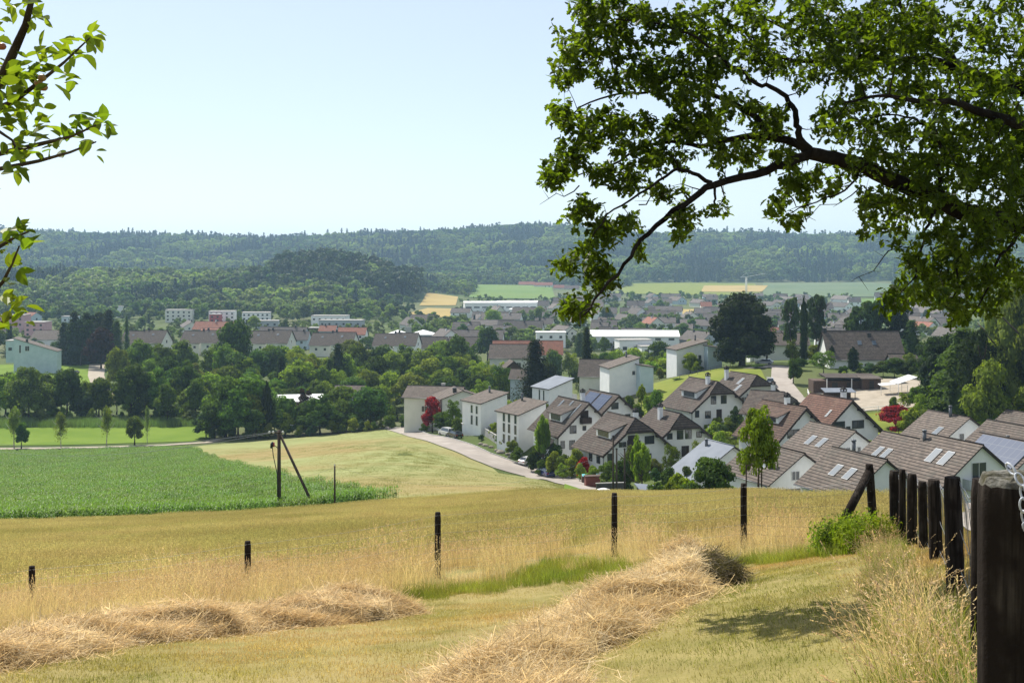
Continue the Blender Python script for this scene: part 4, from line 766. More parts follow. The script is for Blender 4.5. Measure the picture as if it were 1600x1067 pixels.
for px, Y in ((229, 565), (322, 572), (424, 560), (524, 562), (622, 565)):
    for j, (dx, dy) in enumerate(((-17, 7), (17, -3))):
        tl = ['left', 'right'][j]; lb = {229: 'skylit', 322: 'tree hidden', 424: 'paired', 524: 'plain', 622: 'white gabled'}[px]
        gable(f'{tl} half of the {lb} double house in the row, {["leftmost", "second from left", "middle", "second from right", "rightmost"][k_]} pair', px+dx+16, 516+[0, 0, 0, 3, 4][k_]+(0 if j else 1), Y+dy, 10.4, 12, 80, 5.4, 6.2, wall=M_CREAM if k_ < 4 else M_WHITE,
              tint=.9, chim=((.6, 9.6 if j else 0.6, 1.5, 'b'),), wins=(('L', 2.5, 3.4, 1.2, 1.2), ('L', 7, 3.4, 1.2, 1.2), ('F', 0, 5.6, 1.2, 1.4)), sky=((-1, 5+j, 2.4, .9, 1.2),), group='double houses in the row across mid valley', pane=False)
    k_ += 1
gable('brown terrace roof right of the rightmost double house', 700, 526, 590, 28, 12, 86, 5.0, 5.0, tint=.7, wall=M_CREAM, wins=(('L', 6, 2, 1.4, 1.4), ('L', 16, 2, 1.4, 1.4)), pane=False)
gable('brown roofed house behind the trees right of the row of double houses', 752, 526, 600, 16, 12, 86, 5.0, 5.0, tint=.85, wall=M_CREAM, pane=False)
block('long white flat roofed factory left of the hamlet field', 726, 473, 1010, 64, 40, 6, 4, M_WHITE, M_WROOF, 1, 9, win=(5, 1.2))
block('second long white roofed factory hall reaching behind the factory trees', 778, 471.5, 1120, 46, 30, 5, 2, M_WHITE, M_WROOF, 1, 6, win=(4, 1.2))
block('white roofed low hall right of the two long factories', 795, 483, 980, 30, 20, 4.5, -6, M_WHITE, M_WROOF, 1, 4, win=(4, 1))
gable('large bright white roofed warehouse left of the great chestnut', 1060, 516, 612, 46, 20, 87, 2.6, 2.6, roof=M_WROOF, wins=tuple(('L', 4+i*7, .6, 3, 1.2) for i in range(6)), pane=False, name='building', cat='building')
block('white flat roofed villa with roof terrace in front of the warehouse', 968, 531, 520, 15, 10, 6, 8, M_WHITE, M_GRAVR, 1, 3, win=(2, 1.6))
block('low white wing of the flat roofed villa beside the warehouse', 1003, 541, 512, 9, 9, 4, 8, M_WHITE, M_GRAVR, 1, 2, win=(2, 1.6))
block('white apartment block with red balconies below the wooded hill', 326, 486, 860, 19, 12, 9, 6, M_WHITE, M_GRAVR, 3, 5)
block('red fronted wing of the white apartment block below the wooded hill', 327, 491, 845, 8, 8, 6, 6, M_REDW, M_GRAVR, 2, 2)
block('plain white apartment block second in line below the wooded hill', 378, 488, 850, 20, 12, 9, 6, M_WHITE, M_GRAVR, 3, 6)
block('grey apartment block in front of the white apartment blocks', 402, 501, 790, 14, 11, 8, 6, M_GREY, M_GRAVR, 2, 3)
block('white stepped office building right of the grey apartment block', 486, 493, 840, 26, 12, 8, -4, M_WHITE, M_GRAVR, 2, 6)
block('grey flat roofed office in front of the stepped white office', 498, 500, 800, 30, 12, 8, -4, M_GREY, M_GRAVR, 2, 6)
block('brown brick flat roofed building behind the double houses', 482, 512, 740, 16, 10, 5, 0, M_SHED, M_GRAVR, 1, 3)
block('pink flat roofed apartment block at the left edge of the valley', 38, 503, 700, 12, 12, 9, 0, M_PINK, M_GRAVR, 3, 3)
block('pale pink house block behind the apple leaves at the left edge', -6, 492, 760, 18, 12, 8, 0, M_PINK, M_GRAVR, 2, 4)
block('tall thin white stair tower against the wooded hill', 182, 478, 960, 4.4, 5, 12, 0, M_WHITE, M_GRAVR, 1, 1)
block('beige apartment block under the wooded hill left of the white blocks', 258, 484, 880, 20, 12, 9, 4, M_CREAM, M_GRAVR, 3, 5)
block('pale blue house wall among trees under the wooded hill', 96, 494, 800, 10, 8, 8, 0, M_BLUE, M_GRAVR, 2, 2)
gable('red roofed pale blue house between trees at the left foot of the hill', 58, 488, 860, 9, 9, 60, 2.6, 6, roof=T_RED, wall=M_BLUE, pane=False, wins=(('F', 0, 3, 1.4, 1.4),))
gable('wide greyish roof left of the dark spruces beyond the blue white house', 104, 516, 640, 17, 14, 86, 4.4, 3.4, tint=1.0, pane=False, chim=((0, 3, 1, 'b'),))
block('terrace of white houses in the village left of the warehouse', 838, 519, 590, 15, 9, 4, 0, M_WHITE, M_WROOF, 1, 3)
# pavilion with two shallow white pyramid roofs
pv = empty('pavilion', at(640, 690), 0, 'low pavilion with two bright white pyramid roofs behind the double houses', 'building'); zb = W3(640, 522, 690).z-at(640, 690).z
for i, (x, wd_) in enumerate(((-7, 13.5), (8, 15.5))):
    m = MB(); m.box(x-wd_/2+1, x+wd_/2-1, -5, 5, -3, zb); m.build('wall', M_GREY, pv); m = MB(); e = [(x-wd_/2, -7+i, zb), (x+wd_/2, -7+i, zb), (x+wd_/2, 7+i, zb), (x-wd_/2, 7+i, zb)]
    for k in range(4): m.slab([e[k], e[(k+1) % 4], (x, i, zb+2.6)], .2)
    m.build('roof', M_WROOF, pv)
m = MB(); m.box(-1.6, 1.8, -9.4, -7.6, -3, zb+5.0); m.build('chimney', M_CONC, pv)
# hamlet under the forest
for i, (px, py, Y, L, W, rf, ttl) in enumerate(((864, 441, 1850, 30, 14, T_RED, 'long red roofed farm in the hamlet under the forest'), (836, 440, 1900, 26, 14, T_RED, 'red roofed barn in the hamlet left of the long farm'), (850, 437, 1960, 18, 12, T_BROWN, 'brown roofed farmhouse topmost in the hamlet'), (812, 451, 1760, 16, 10, T_RED, 'small red roofed cottage on the hamlet field'), (912, 432, 1980, 22, 14, T_RED, 'red roofed farm half hidden by the oak twig tips'), (882, 445, 1800, 16, 12, T_RED, 'red roofed shed right of the hamlet farms'), (905, 446, 1780, 22, 12, T_BROWN, 'brown barn behind the oak twigs near the hamlet'))):
    gable(ttl, px, py, Y, L, W, 84, 4.5, 5, roof=rf, wall=M_CREAM, pane=False, wins=(('L', 5, 2, 1.6, 1.6), ('L', 11, 2, 1.6, 1.6)), gutter=False, tint=(1, .85, .85))
# the village: one house after another between the valley floor and the far fields
VW = [M_WHITE, M_CREAM, M_CREAM, M_GREY, M_WHITE, M_PINK]; VR = [T_FAR, T_FAR, T_FAR, T_FAR, T_BROWN, T_RED]
def village(px, Y, force=None):
    x = (px-800)/F*Y
    if not free(x, Y, 12 if Y < 900 else 10): return
    wi = rnd.choice([0, 0, 1, 1, 2, 3, 3, 4]); r = rnd.random(); ri = 0 if r < .8 else (1 if r < .9 else 2)
    L = rnd.choice([10, 12, 16, 22, 28]); W = rnd.uniform(9, 12); a = rnd.choice([82, 84, 86, 78, 20, 24]); hw = rnd.uniform(4, 6); rise = rnd.uniform(3, 4.6)
    wall = [M_WHITE, M_CREAM, M_GREY, M_WHITE, M_BLUE][wi]; rf = [T_FAR, T_BROWN, T_RED][ri]; z = z1(x, Y); py = HZ-(z+hw+rise)*F/Y; wn = []
    if L > 14 and a > 50: L = min(L, 28)
    for q in range(max(2, int(L/5))): wn.append(('L', L*(q+.5)/max(2, int(L/5)), hw-2.2, 1.3, 1.3))
    wn += [('F', -1.6, hw-1.6, 1.2, 1.3), ('F', 1.6, hw-1.6, 1.2, 1.3)]
    wn = [q for q in wn if (q[0] == 'L') == (a > 50)]
    H = gable(None, px, py, Y, L, W, a, rise, hw, roof=rf, wall=wall, wins=wn, sky=((-1, L*.4, 2, 1, 1.2),) if rnd.random() < .35 and a > 50 else (), chim=((rnd.uniform(-1, 1), L*rnd.uniform(.2, .8), 1.0, rnd.choice('bcw')),), tint=rnd.uniform(.75, 1.25), pane=False, gutter=False, group='houses of the village spread across the valley')
    AUTO.append([H, ['white', 'cream', 'grey', 'white', 'pale blue'][wi]+' '+('long row house' if L > 15 else ('gabled house' if a < 50 else 'house'))+' under '+['grey brown', 'brown', 'red'][ri]+' roof', place_of(px, Y), px, 'houses of the village spread across the valley'])
for q in ((640, 690), (735, 1010), (800, 1010), (780, 1130), (960, 620), (990, 620), (935, 620), (980, 520), (335, 860), (390, 860), (410, 800), (500, 840), (530, 820), (50, 700), (10, 760), (270, 890), (190, 960), (110, 800), (60, 860), (104, 640), (850, 590), (480, 740)): PLOT.append(((q[0]-800)/F*q[1], q[1], 14))
for Y in (620, 665, 715, 770, 830, 890, 950, 1020, 1090, 1170, 1260, 1360):
    n = 26
    for i in range(n):
        px = 150+i*1400/n+rnd.uniform(-22, 22); y = Y+rnd.uniform(-18, 18)
        if px < 640 and Y > 760: continue
        if px < 340 and Y < 700: continue
        if 636 < px < 716 and Y > 880: continue
        if 590 < px < 690 and Y < 700: continue
        if Y > 1300 and px < 960: continue
        if 726 < px < 870 and Y > 1100: continue
        if px < 800 and rnd.random() < .35: continue
        if 1020 < px < 1110 and 990 < Y < 1130: continue
        if 1330 < px and Y > 990 and rnd.random() < .7: continue
        village(px, y)
rg = np.random.RandomState(12); Yg = np.exp(rg.uniform(math.log(590), math.log(1560), 5200)); pg_ = rg.uniform(-60, 1700, 5200); Xg = (pg_-800)/F*Yg
kg = np.ones(len(Xg), bool); HP = np.array([(a, b) for a, b, c in PLOT])
for a, b in HP: kg &= ((Xg-a-(3))**2+(Yg-b)**2 > 9.5**2)
for P_ in ([gp(640, 955), gp(708, 955), gp(716, 1400), gp(655, 1400)], [gp(732, 1380), gp(868, 1370), gp(868, 1900), gp(740, 1900)], [gp(1330, 1040), gp(1500, 1000), gp(1500, 1500), gp(1330, 1400)], [gp(1015, 995), gp(1118, 995), gp(1118, 1125), gp(1015, 1125)], [gp(1190, 1500), gp(1400, 1470), gp(1400, 1600), gp(1190, 1600)], [gp(955, 1560), gp(1190, 1540), gp(1190, 1700), gp(960, 1700)]): kg &= ~inpoly(P_, Xg, Yg)
kg &= ~((pg_ < 590) & (Yg > 1100)); kg &= (vnoise(Xg, Yg, 140, 3) > -.35) | (pg_ < 620); Xg, Yg, pg_ = Xg[kg], Yg[kg], pg_[kg]
kg = ~((pg_ > 598) & (pg_ < 682) & (Yg < 690)); Xg, Yg, pg_ = Xg[kg], Yg[kg], pg_[kg]; sg = rg.uniform(2.5, 9.5, len(Xg)); sg[(pg_ < 640) & (Yg < 880)] *= .6; lf = (pg_ < 620) & (Yg > 880); sg[lf] = rg.uniform(8, 15, lf.sum())
scatter('village_greenery', np.stack([Xg, Yg, zt(Xg, Yg)-.3], 1), rg.uniform(0, 6, len(Xg)), sg, rg.randint(0, 4, len(Xg)), WB, 'hedges and garden greenery filling the gaps between the village houses')
def vt(px, Y, h, w, kind, t):
    x = (px-800)/F*Y
    if not free(x, Y, 3.5): return
    z = z1(x, Y); tree(px, HZ-(z+h)*F/Y, Y, w*F/Y, kind, t, group=None)
for i in range(58):
    Y = math.exp(rnd.uniform(math.log(585), math.log(1480))); px = rnd.uniform(-10, 1600)
    if 636 < px < 716 and Y > 950: continue
    if px < 600 and Y > 1080: continue
    if 726 < px < 870 and Y > 1330: continue
    kd = rnd.choice(['round', 'round', 'oval', 'light', 'tall', 'spruce', 'light', 'round']); h = rnd.uniform(6, 13); vt(px, Y, h, h*(.42 if kd == 'spruce' else rnd.uniform(.75, 1.05)), kd, 'b' if kd == 'spruce' else rnd.choice('ggdyos'))
# ---------------------------------------------------------------- labels for the many trees and houses
def finish_labels():
    from collections import defaultdict
    G = defaultdict(list)
    for e in AUTO: G[(e[1], e[2])].append(e)
    W_ = ['second', 'third', 'fourth', 'fifth', 'sixth', 'seventh', 'eighth', 'ninth', 'tenth', 'eleventh', 'twelfth', 'thirteenth', 'fourteenth']
    G2 = {}
    for (d, p), L in G.items():
        if len(L) > 9:
            ys = sorted(e[0].location.y for e in L); a, b = ys[len(L)//3], ys[2*len(L)//3]
            for e in L: y = e[0].location.y; G2.setdefault((('near ' if y < a else 'farther ' if y < b else 'farthest ')+d, p), []).append(e)
        else: G2[(d, p)] = L
    for (d, p), L in G2.items():
        L.sort(key=lambda e: e[0].location.x/e[0].location.y); n = len(L)
        for i, e in enumerate(L):
            if n == 1: s = f'{d} {p}'
            elif i == 0: s = f'leftmost {d} {p}'
            elif i == n-1: s = f'rightmost {d} {p}'
            elif i < (n+1)//2: s = f'{d} {p}, {W_[min(i-1, 12)]} from left'
            else: s = f'{d} {p}, {W_[min(n-2-i, 12)]} from right'
            e[0]['label'] = s; e[0]['group'] = e[4] or f'{e[0]["category"]}s {p}'
# ---------------------------------------------------------------- crops and grasses
def blades(n, area, h, w, rs, lean=.35, seg=3, drop=.5, grid=None):
    """curved tapering ribbons; returns verts, quads"""
    P = grid if grid is not None else rs.uniform(-area/2, area/2, (n, 2)); n = len(P); H = rs.uniform(h[0], h[1], n); a = rs.uniform(0, 2*pi, n); l = rs.uniform(.1, 1, n)*lean
    ww = w*rs.uniform(.7, 1.3, n); fa = rs.uniform(0, pi, n); fx = np.cos(fa)*ww/2; fy = np.sin(fa)*ww/2; V = np.zeros((n, (seg+1)*2, 3))
    for i in range(seg+1):
        t = i/seg; r = H*l*t**1.8; x = P[:, 0]+np.cos(a)*r; y = P[:, 1]+np.sin(a)*r; z = H*(t-drop*l*t**3); k = (1-t)**.6 if i < seg else .08
        V[:, 2*i] = np.stack([x-fx*k, y-fy*k, z], 1); V[:, 2*i+1] = np.stack([x+fx*k, y+fy*k, z], 1)
    b = np.arange(n)[:, None]*(seg+1)*2; Q = np.concatenate([b+np.array([[2*i, 2*i+1, 2*i+3, 2*i+2]]) for i in range(seg)]); tip = (V[:, -1]+V[:, -2])/2; prev = (V[:, -3]+V[:, -4])/2
    return V.reshape(-1, 3), Q, tip, prev
def addheads(V, Q, tip, prev, rs, k, length, w, spread=.2):
    """seed heads: k small slanted quads along the end of each stem"""
    n = len(tip); d = tip-prev; d /= np.maximum(np.linalg.norm(d, axis=1, keepdims=True), 1e-6); vs = [V]; qs = [Q]; off = len(V)
    for i in range(k):
        c = tip-d*length*(i/k)[None] if False else tip-d*(length*i/k); o = rs.normal(size=(n, 3))*spread*length*.25; e = c+o+d*length*.22; s = np.cross(d, rs.normal(size=(n, 3))); s /= np.maximum(np.linalg.norm(s, axis=1, keepdims=True), 1e-6); s *= w
        v = np.stack([c, (c+e)/2+s, e, (c+e)/2-s], 1).reshape(-1, 3); vs.append(v); qs.append(np.arange(n*4).reshape(n, 4)+off); off += n*4
    return np.concatenate(vs), np.concatenate(qs)
L_BARLEY = leafy('barley', (.45, .385, .16), (.55, .47, .215), .35, .5, tcol=(1.15, 1.12, .8), island=.35, big=.09, bigc=(.38, .34, .13), objnoise=.06)
L_STRAW = leafy('dry_grass', (.55, .44, .21), (.68, .57, .32), .8, .5, tcol=(1.2, 1.1, .8), island=.35, objnoise=.1)
L_HEAD = leafy('grass_heads', (.52, .37, .20), (.66, .52, .32), 2, .45, tcol=(1.2, 1.1, .8), island=.4, objnoise=.1)
L_GRASS = leafy('green_grass', (.13, .175, .038), (.25, .265, .07), .9, .45, tcol=(1.6, 1.6, .5), island=.35, objnoise=.1)
L_MOWN = leafy('mown_grass', (.165, .20, .035), (.37, .32, .11), .7, .4, tcol=(1.3, 1.25, .6), island=.45, big=.3, bigc=(.50, .355, .17), objnoise=.08)
L_CORN = leafy('maize_leaves', (.105, .18, .036), (.165, .25, .058), .25, .38, tcol=(1.4, 1.6, .5), island=.35, rough=.5, objnoise=.06)
L_HAY = leafy('hay', (.68, .55, .33), (.84, .73, .50), 2.5, .45, tcol=(1.1, 1, .8), island=.4, objnoise=0, big=1.6, bigc=(.62, .49, .28))
L_REED = leafy('reeds', (.12, .18, .07), (.17, .23, .10), .1, .3, island=.3)
L_PALE = leafy('stubble', (.205, .245, .095), (.255, .285, .118), .06, .45, tcol=(1.1, 1.1, .7), island=.2, big=.02, bigc=(.33, .29, .13), objnoise=.05)
def pts_in(poly, sp, rs, j=.35):
    P = np.array(poly); x0, y0 = P.min(0); x1, y1 = P.max(0); X, Y = np.meshgrid(np.arange(x0, x1, sp), np.arange(y0, y1, sp)); X = X.ravel()+rs.uniform(-j, j, X.size)*sp; Y = Y.ravel()+rs.uniform(-j, j, Y.size)*sp
    k = inpoly(poly, X, Y); return X[k], Y[k]
def visible(X, Y, m=420): u = 800+F*X/np.maximum(Y, 1); return (u > -m) & (u < 1600+m) & (Y > 2.5)
rs = np.random.RandomState(5)
pb = []
for i in range(4): V, Q, t, p = blades(620, 2.0, (.32, .52), .012, rs, .3, 2, .4); V, Q = addheads(V, Q, t, p, rs, 3, .10, .010, .15); pb.append(meshq('barley_tuft', V, Q, L_BARLEY))
X, Y = pts_in(BARLEY, 1.55, rs); k = visible(X, Y, 200); X, Y = X[k], Y[k]
scatter('barley_crop', np.stack([X, Y, zt(X, Y)], 1), rs.uniform(0, 6, len(X)), rs.uniform(.85, 1.12, len(X)), rs.randint(0, 4, len(X)), pb, 'ripening golden barley field behind the wire fence', tilt=True)
pc = []
for i in range(4):
    Vs = []; Qs = []; off = 0
    for rx_ in np.arange(-1.5, 1.5, .75):
        for cy in np.arange(-1.5, 1.5, .24):
            n = 7; hh = rs.uniform(.9, 1.25); x0 = rx_+rs.uniform(-.08, .08); y0 = cy+rs.uniform(-.06, .06)
            for j in range(n):
                a = rs.uniform(0, 2*pi); L = rs.uniform(.35, .6); zb_ = hh*(.2+.72*j/n); w_ = rs.uniform(.035, .055); dx, dy = math.cos(a), math.sin(a); sx, sy = -dy*w_, dx*w_
                q = [(0, 0, .5), (.35, .28, 1), (.72, .30, .8), (1.0, .05, .1)]; v = []
                for tt, up, ww in q: c = (x0+dx*L*tt, y0+dy*L*tt, zb_+up*L); v += [(c[0]-sx*ww, c[1]-sy*ww, c[2]), (c[0]+sx*ww, c[1]+sy*ww, c[2])]
                Vs += v; Qs += [(off, off+1, off+3, off+2), (off+2, off+3, off+5, off+4), (off+4, off+5, off+7, off+6)]; off += 8
            Vs += [(x0-.015, y0, 0), (x0+.015, y0, 0), (x0+.01, y0, hh), (x0-.01, y0, hh)]; Qs.append((off, off+1, off+2, off+3)); off += 4
    pc.append(meshq('maize_rows', Vs, Qs, L_CORN))
X, Y = pts_in(CORN, 2.9, rs, .08); k = visible(X, Y, 150); X, Y = X[k], Y[k]
scatter('maize_crop', np.stack([X, Y, zt(X, Y)], 1), np.full(len(X), .55)+rs.choice([0, pi], len(X)), rs.uniform(.92, 1.08, len(X)), rs.randint(0, 4, len(X)), pc, 'dense green maize field below the meadow', tilt=True)
pp = []
for i in range(3): V, Q, t, p = blades(520, 4.0, (.07, .20), .03, rs, .4, 1); pp.append(meshq('stubble_tuft', V, Q, L_PALE))
X, Y = pts_in(PALE, 3.4, rs); scatter('stubble_grass', np.stack([X, Y, zt(X, Y)], 1), rs.uniform(0, 6, len(X)), rs.uniform(.8, 1.2, len(X)), rs.randint(0, 3, len(X)), pp, 'pale yellow green grass field between maize and road', tilt=True)
pr = [meshq('reed_tuft', *blades(160, 4, (1.3, 2.1), .07, rs, .2, 2)[:2], L_REED) for i in range(3)]
X, Y = pts_in([gp(-150, 319), gp(40, 321), gp(150, 322), gp(325, 324), gp(325, 333), gp(150, 334), gp(40, 334), gp(-150, 334)], 2.0, rs)
scatter('reed_bed', np.stack([X, Y, zt(X, Y)], 1), rs.uniform(0, 6, len(X)), rs.uniform(.8, 1.2, len(X)), rs.randint(0, 3, len(X)), pr, 'strip of pale green reeds in front of the dark trees')
# short mown grass with dry bits
pm = []
for i in range(4):
    V, Q, t, p = blades(2600, 1.1, (.018, .06), .0055, rs, .9, 1); V2, Q2, *_ = blades(500, 1.1, (.05, .13), .004, rs, 1, 2, .85); Q2 = Q2+len(V)
    V2[:, 2] = np.minimum(V2[:, 2]*.35, .035)+.012
    pm.append(meshq('mown_turf', np.concatenate([V, V2]), np.concatenate([Q, Q2]), L_MOWN))
MEAD = [(-12, 4), (1.4, 4), (2.9, 8.2), (4.9, 14.8), (4.2, 17.4), (1.9, 18.4), (.5, 18.3), (-1.4, 17.1), (-3.6, 14.4), (-4.9, 12.4), (-9, 10.2), (-12, 9)]
X, Y = pts_in(MEAD, .8, rs); k = visible(X, Y); X, Y = X[k], Y[k]
scatter('mown_grass', np.stack([X, Y, zt(X, Y)], 1), rs.uniform(0, 6, len(X)), rs.uniform(.9, 1.2, len(X)), rs.randint(0, 4, len(X)), pm, 'short sunburnt mown grass of the meadow', tilt=True)
X, Y = pts_in([(1.75, 3), (3.0, 3), (4.1, 8.7), (6.6, 16), (9.0, 24), (7.4, 24), (5.7, 16), (3.4, 8.7)], .7, rs)
scatter('verge_turf', np.stack([X, Y, zt(X, Y)], 1), rs.uniform(0, 6, len(X)), rs.uniform(1, 1.3, len(X)), rs.randint(0, 4, len(X)), pm, 'strip of grass between the post fence and the lane', tilt=True)
# tall dry and green grass along the fence
def tallproto(n, area, h, w, mat, heads, lean=.5):
    V, Q, t, p = blades(n, area, h, w, rs, lean, 4, .6)
    if not heads: return meshq('grass_tuft', V, Q, mat)
    nb = len(Q); V, Q = addheads(V, Q, t, p, rs, 7, .12, .005, .25); mi = np.zeros(len(Q), int); mi[nb:] = 1
    return meshq('grass_tuft', V, Q, [mat, L_HEAD], mi)
pt = [tallproto(170, 1.0, (.45, 1.0), .006, L_STRAW, True) for i in range(3)]+[tallproto(420, 1.0, (.18, .45), .008, L_GRASS, False, .7) for i in range(2)]+[tallproto(260, 1.0, (.3, .6), .007, L_STRAW, False, .9) for i in range(2)]
STRIP = [(-30, 4.2), (-9, 9.2), (-4.9, 11.3), (-3.6, 13.3), (-1.4, 15.8), (.5, 16.8), (1.9, 16.3), (3.6, 15.2), (4.5, 13.6), (5.0, 15), (6.6, 21.3), (3.5, 21.0), (0, 22.4), (-26, 21)]
X, Y = pts_in(STRIP, .42, rs); k = visible(X, Y); X, Y = X[k], Y[k]; u = 800+F*X/Y
front = np.interp(X, [-9, -4.9, -3.6, -1.4, .5, 1.9, 3.6, 4.7], [9.2, 11.3, 13.3, 15.8, 16.8, 16.3, 15.2, 13.6]); dep = Y-front
pg = np.where(u > 680, .93, np.clip((u-380)/500, .15, .6))*np.clip(1.9-dep*.8, 0.12, 1); isg = rs.uniform(size=len(X)) < pg; idx = np.where(isg, rs.randint(3, 5, len(X)), np.where(rs.uniform(size=len(X)) < .62, rs.randint(0, 3, len(X)), rs.randint(5, 7, len(X))))
keep = (dep > .9) | isg | (u < 500); keep &= ~((u > 620) & (dep > 1.9) & (rs.uniform(size=len(X)) < .55)); X, Y, idx, u, dep = X[keep], Y[keep], idx[keep], u[keep], dep[keep]
sc = rs.uniform(.42, .72, len(X))*np.where(isg[keep], .9, 1)*np.interp(u, [0, 330], [.66, 1])*np.where((rs.uniform(size=len(X)) < .10) & (idx < 3), 1.45, 1)
scatter('tall_grass', np.stack([X, Y, zt(X, Y)], 1), rs.uniform(0, 6, len(X)), sc, idx, pt, 'uncut straw coloured tall grass along the wire fence', tilt=True)
FN = lambda Y: 1.44+(Y-3.3)*.303
Xa = []; Ya = []
for i in range(100): y = rs.uniform(4.2, 15.0); d = rs.uniform(.02, .38) if y > 7.5 else rs.uniform(-.05, .26); Xa.append(FN(y)-d); Ya.append(y)
X = np.array(Xa); Y = np.array(Ya); far_ = Y > 11; idx = np.where(rs.uniform(size=len(X)) < .55, rs.randint(3, 5, len(X)), rs.randint(0, 3, len(X)))
pf = [tallproto(52, .55, (.6, 1.15), .005, L_STRAW, True, .7) for i in range(3)]+[tallproto(150, .6, (.25, .6), .007, L_GRASS, False, .8) for i in range(2)]
scatter('fence_grass', np.stack([X, Y, zt(X, Y)], 1), rs.uniform(0, 6, len(X)), rs.uniform(.45, .8, len(X))*np.interp(Y, [4, 7, 9, 15], [1.0, .85, .6, .5]), idx, pf, 'tall feathery seeded grass leaning against the dark fence posts', tilt=True)
# right of the barley crest: cut dry grass patch
X, Y = pts_in([gp(1255, 30), gp(1390, 24), gp(1480, 26), gp(1480, 40), gp(1380, 50), gp(1260, 54)], 1.0, rs); 
scatter('dry_hillside_grass', np.stack([X, Y, zt(X, Y)], 1), rs.uniform(0, 6, len(X)), rs.uniform(.5, .9, len(X)), rs.randint(5, 7, len(X)), pt, 'dry tangled grass on the crest right of the barley', tilt=True)
# ---------------------------------------------------------------- hay windrows
M_HAYC = noisy('hay_core', (.16, .115, .055), (.34, .25, .13), 9, .95, 'Object', .02, 40)  # core tone darkened to paint shaded hollows between the strands
def windrow(name, C, label, H0, wid, n, seed, ms=None):
    rs = np.random.RandomState(seed); C = np.array(resample(C, .05, False)); L = len(C); tan = np.gradient(C, axis=0); tan /= np.linalg.norm(tan, axis=1, keepdims=True); nor = np.stack([-tan[:, 1], tan[:, 0]], 1)
    ph = rs.uniform(0, 6, 8)
    def surf(t, s): # t 0..1, s -1..1
        i = np.clip(t*(L-1), 0, L-1.001); a = i.astype(int); f = (i-a)[..., None]; c = C[a]*(1-f)+C[a+1]*f; nn = nor[a]; l = t*L*.05
        wob = 1+.22*np.sin(l*1.3+ph[0])+.13*np.sin(l*3.1+ph[1]); ends = np.clip(np.minimum(t, 1-t)*12, 0, 1)**.5
        h = H0(t)*np.clip(1-np.abs(s)**2.6, 0, 1)**.6*ends*(.78+.3*np.sin(l*2.1+ph[2])*np.cos(s*3+ph[3])+.24*np.sin(l*6.3+ph[4]+s*4)+.16*np.sin(l*13+s*9+ph[5]))
        x = c[..., 0]+nn[..., 0]*s*wid/2*wob; y = c[..., 1]+nn[..., 1]*s*wid/2*wob; return np.stack([x, y, zt(x, y)+h], -1)
    T, Sg = np.meshgrid(np.linspace(0, 1, int(L*.7)), np.linspace(-1, 1, 28), indexing='ij'); P = surf(T, Sg*.96); P[..., 2] -= .03; a, b = T.shape; ix = np.arange(a*b).reshape(a, b)
    root = empty(name, (C[L//2][0], C[L//2][1], z1(*C[L//2])), 0, label, 'hay'); O = np.array(root.location)
    Qc = np.stack([ix[:-1, :-1], ix[1:, :-1], ix[1:, 1:], ix[:-1, 1:]], -1).reshape(-1, 4); link('heap', meshq('heap', P.reshape(-1, 3)-O, Qc, M_HAYC if not ms else M_HAYD, smooth=True), root)
    t = rs.uniform(0, 1, n); s = rs.uniform(-1.1, 1.1, n); s = np.sign(s)*np.abs(s)**.9; q_ = rs.uniform(size=n) < .08; s[q_] *= 1.6; c = surf(t, s); c[:, :2] += rs.normal(size=(n, 2))*.03; c[:, 2] += rs.exponential(.018, n)-.012
    d = rs.normal(size=(n, 3)); d[:, 2] *= .45; d /= np.linalg.norm(d, axis=1, keepdims=True); ln = (rs.uniform(.16, .45, n)**2)[:, None]; q = np.cross(d, rs.normal(size=(n, 3))); q /= np.linalg.norm(q, axis=1, keepdims=True); bend = q*ln*rs.uniform(0, .35, (n, 1)); sd_ = np.cross(d, q)*(.0007+.0022*rs.uniform(0, 1, n)**2)[:, None]
    k = [(-1, 1), (-.35, .15), (.35, .15), (1, 1)]; V = np.zeros((n, 8, 3))
    for i, (u, bb) in enumerate(k): p = c+d*ln*u-bend*bb; p[:, 2] = np.maximum(p[:, 2], zt(p[:, 0], p[:, 1])+.006); V[:, 2*i] = p-sd_; V[:, 2*i+1] = p+sd_
    B = np.arange(n)[:, None]*8; Q = np.concatenate([B+[[0, 1, 3, 2]], B+[[2, 3, 5, 4]], B+[[4, 5, 7, 6]]]); o = link('straw', meshq('straw', V.reshape(-1, 3)-O, Q, ms or L_HAY), root)
    return root
windrow('hay_windrow', [rayn(*q) for q in ((-150, 1064), (0, 1036), (150, 1010), (300, 990), (450, 977), (540, 971), (632, 960))], 'long heap of raked straw coloured hay across the lower left of the meadow', lambda t: .19+.16*np.exp(-((t-.86)/.1)**2)+.08*np.exp(-((t-.5)/.08)**2), .95, 60000, 1)
windrow('hay_windrow', [rayn(*q) for q in ((740, 1120), (790, 1076), (850, 1034), (915, 995), (980, 960), (1040, 932), (1092, 912))], 'thick heap of raked hay running up the meadow to a clump coloured as shade', lambda t: .19+.20*np.clip((t-.45)/.4, 0, 1), .95, 70000, 2)
M_HAYD = noisy('hay_painted_shade_core', (.03, .028, .018), (.07, .06, .035), 9, .95)  # near-black tones paint the shade on the upper end of the heap
windrow('hay_shade_clump', [rayn(*q) for q in ((1088, 916), (1108, 919), (1130, 921))], 'hay clump coloured dark as shade at the upper end of the thick hay heap', lambda t: .29+0*t, .52, 6000, 5, ms=leafy('hay_painted_shade', (.07, .062, .035), (.16, .13, .07), 4, .2, island=.5, objnoise=0))  # clump added in dark hay colour where the heap end lies in shade
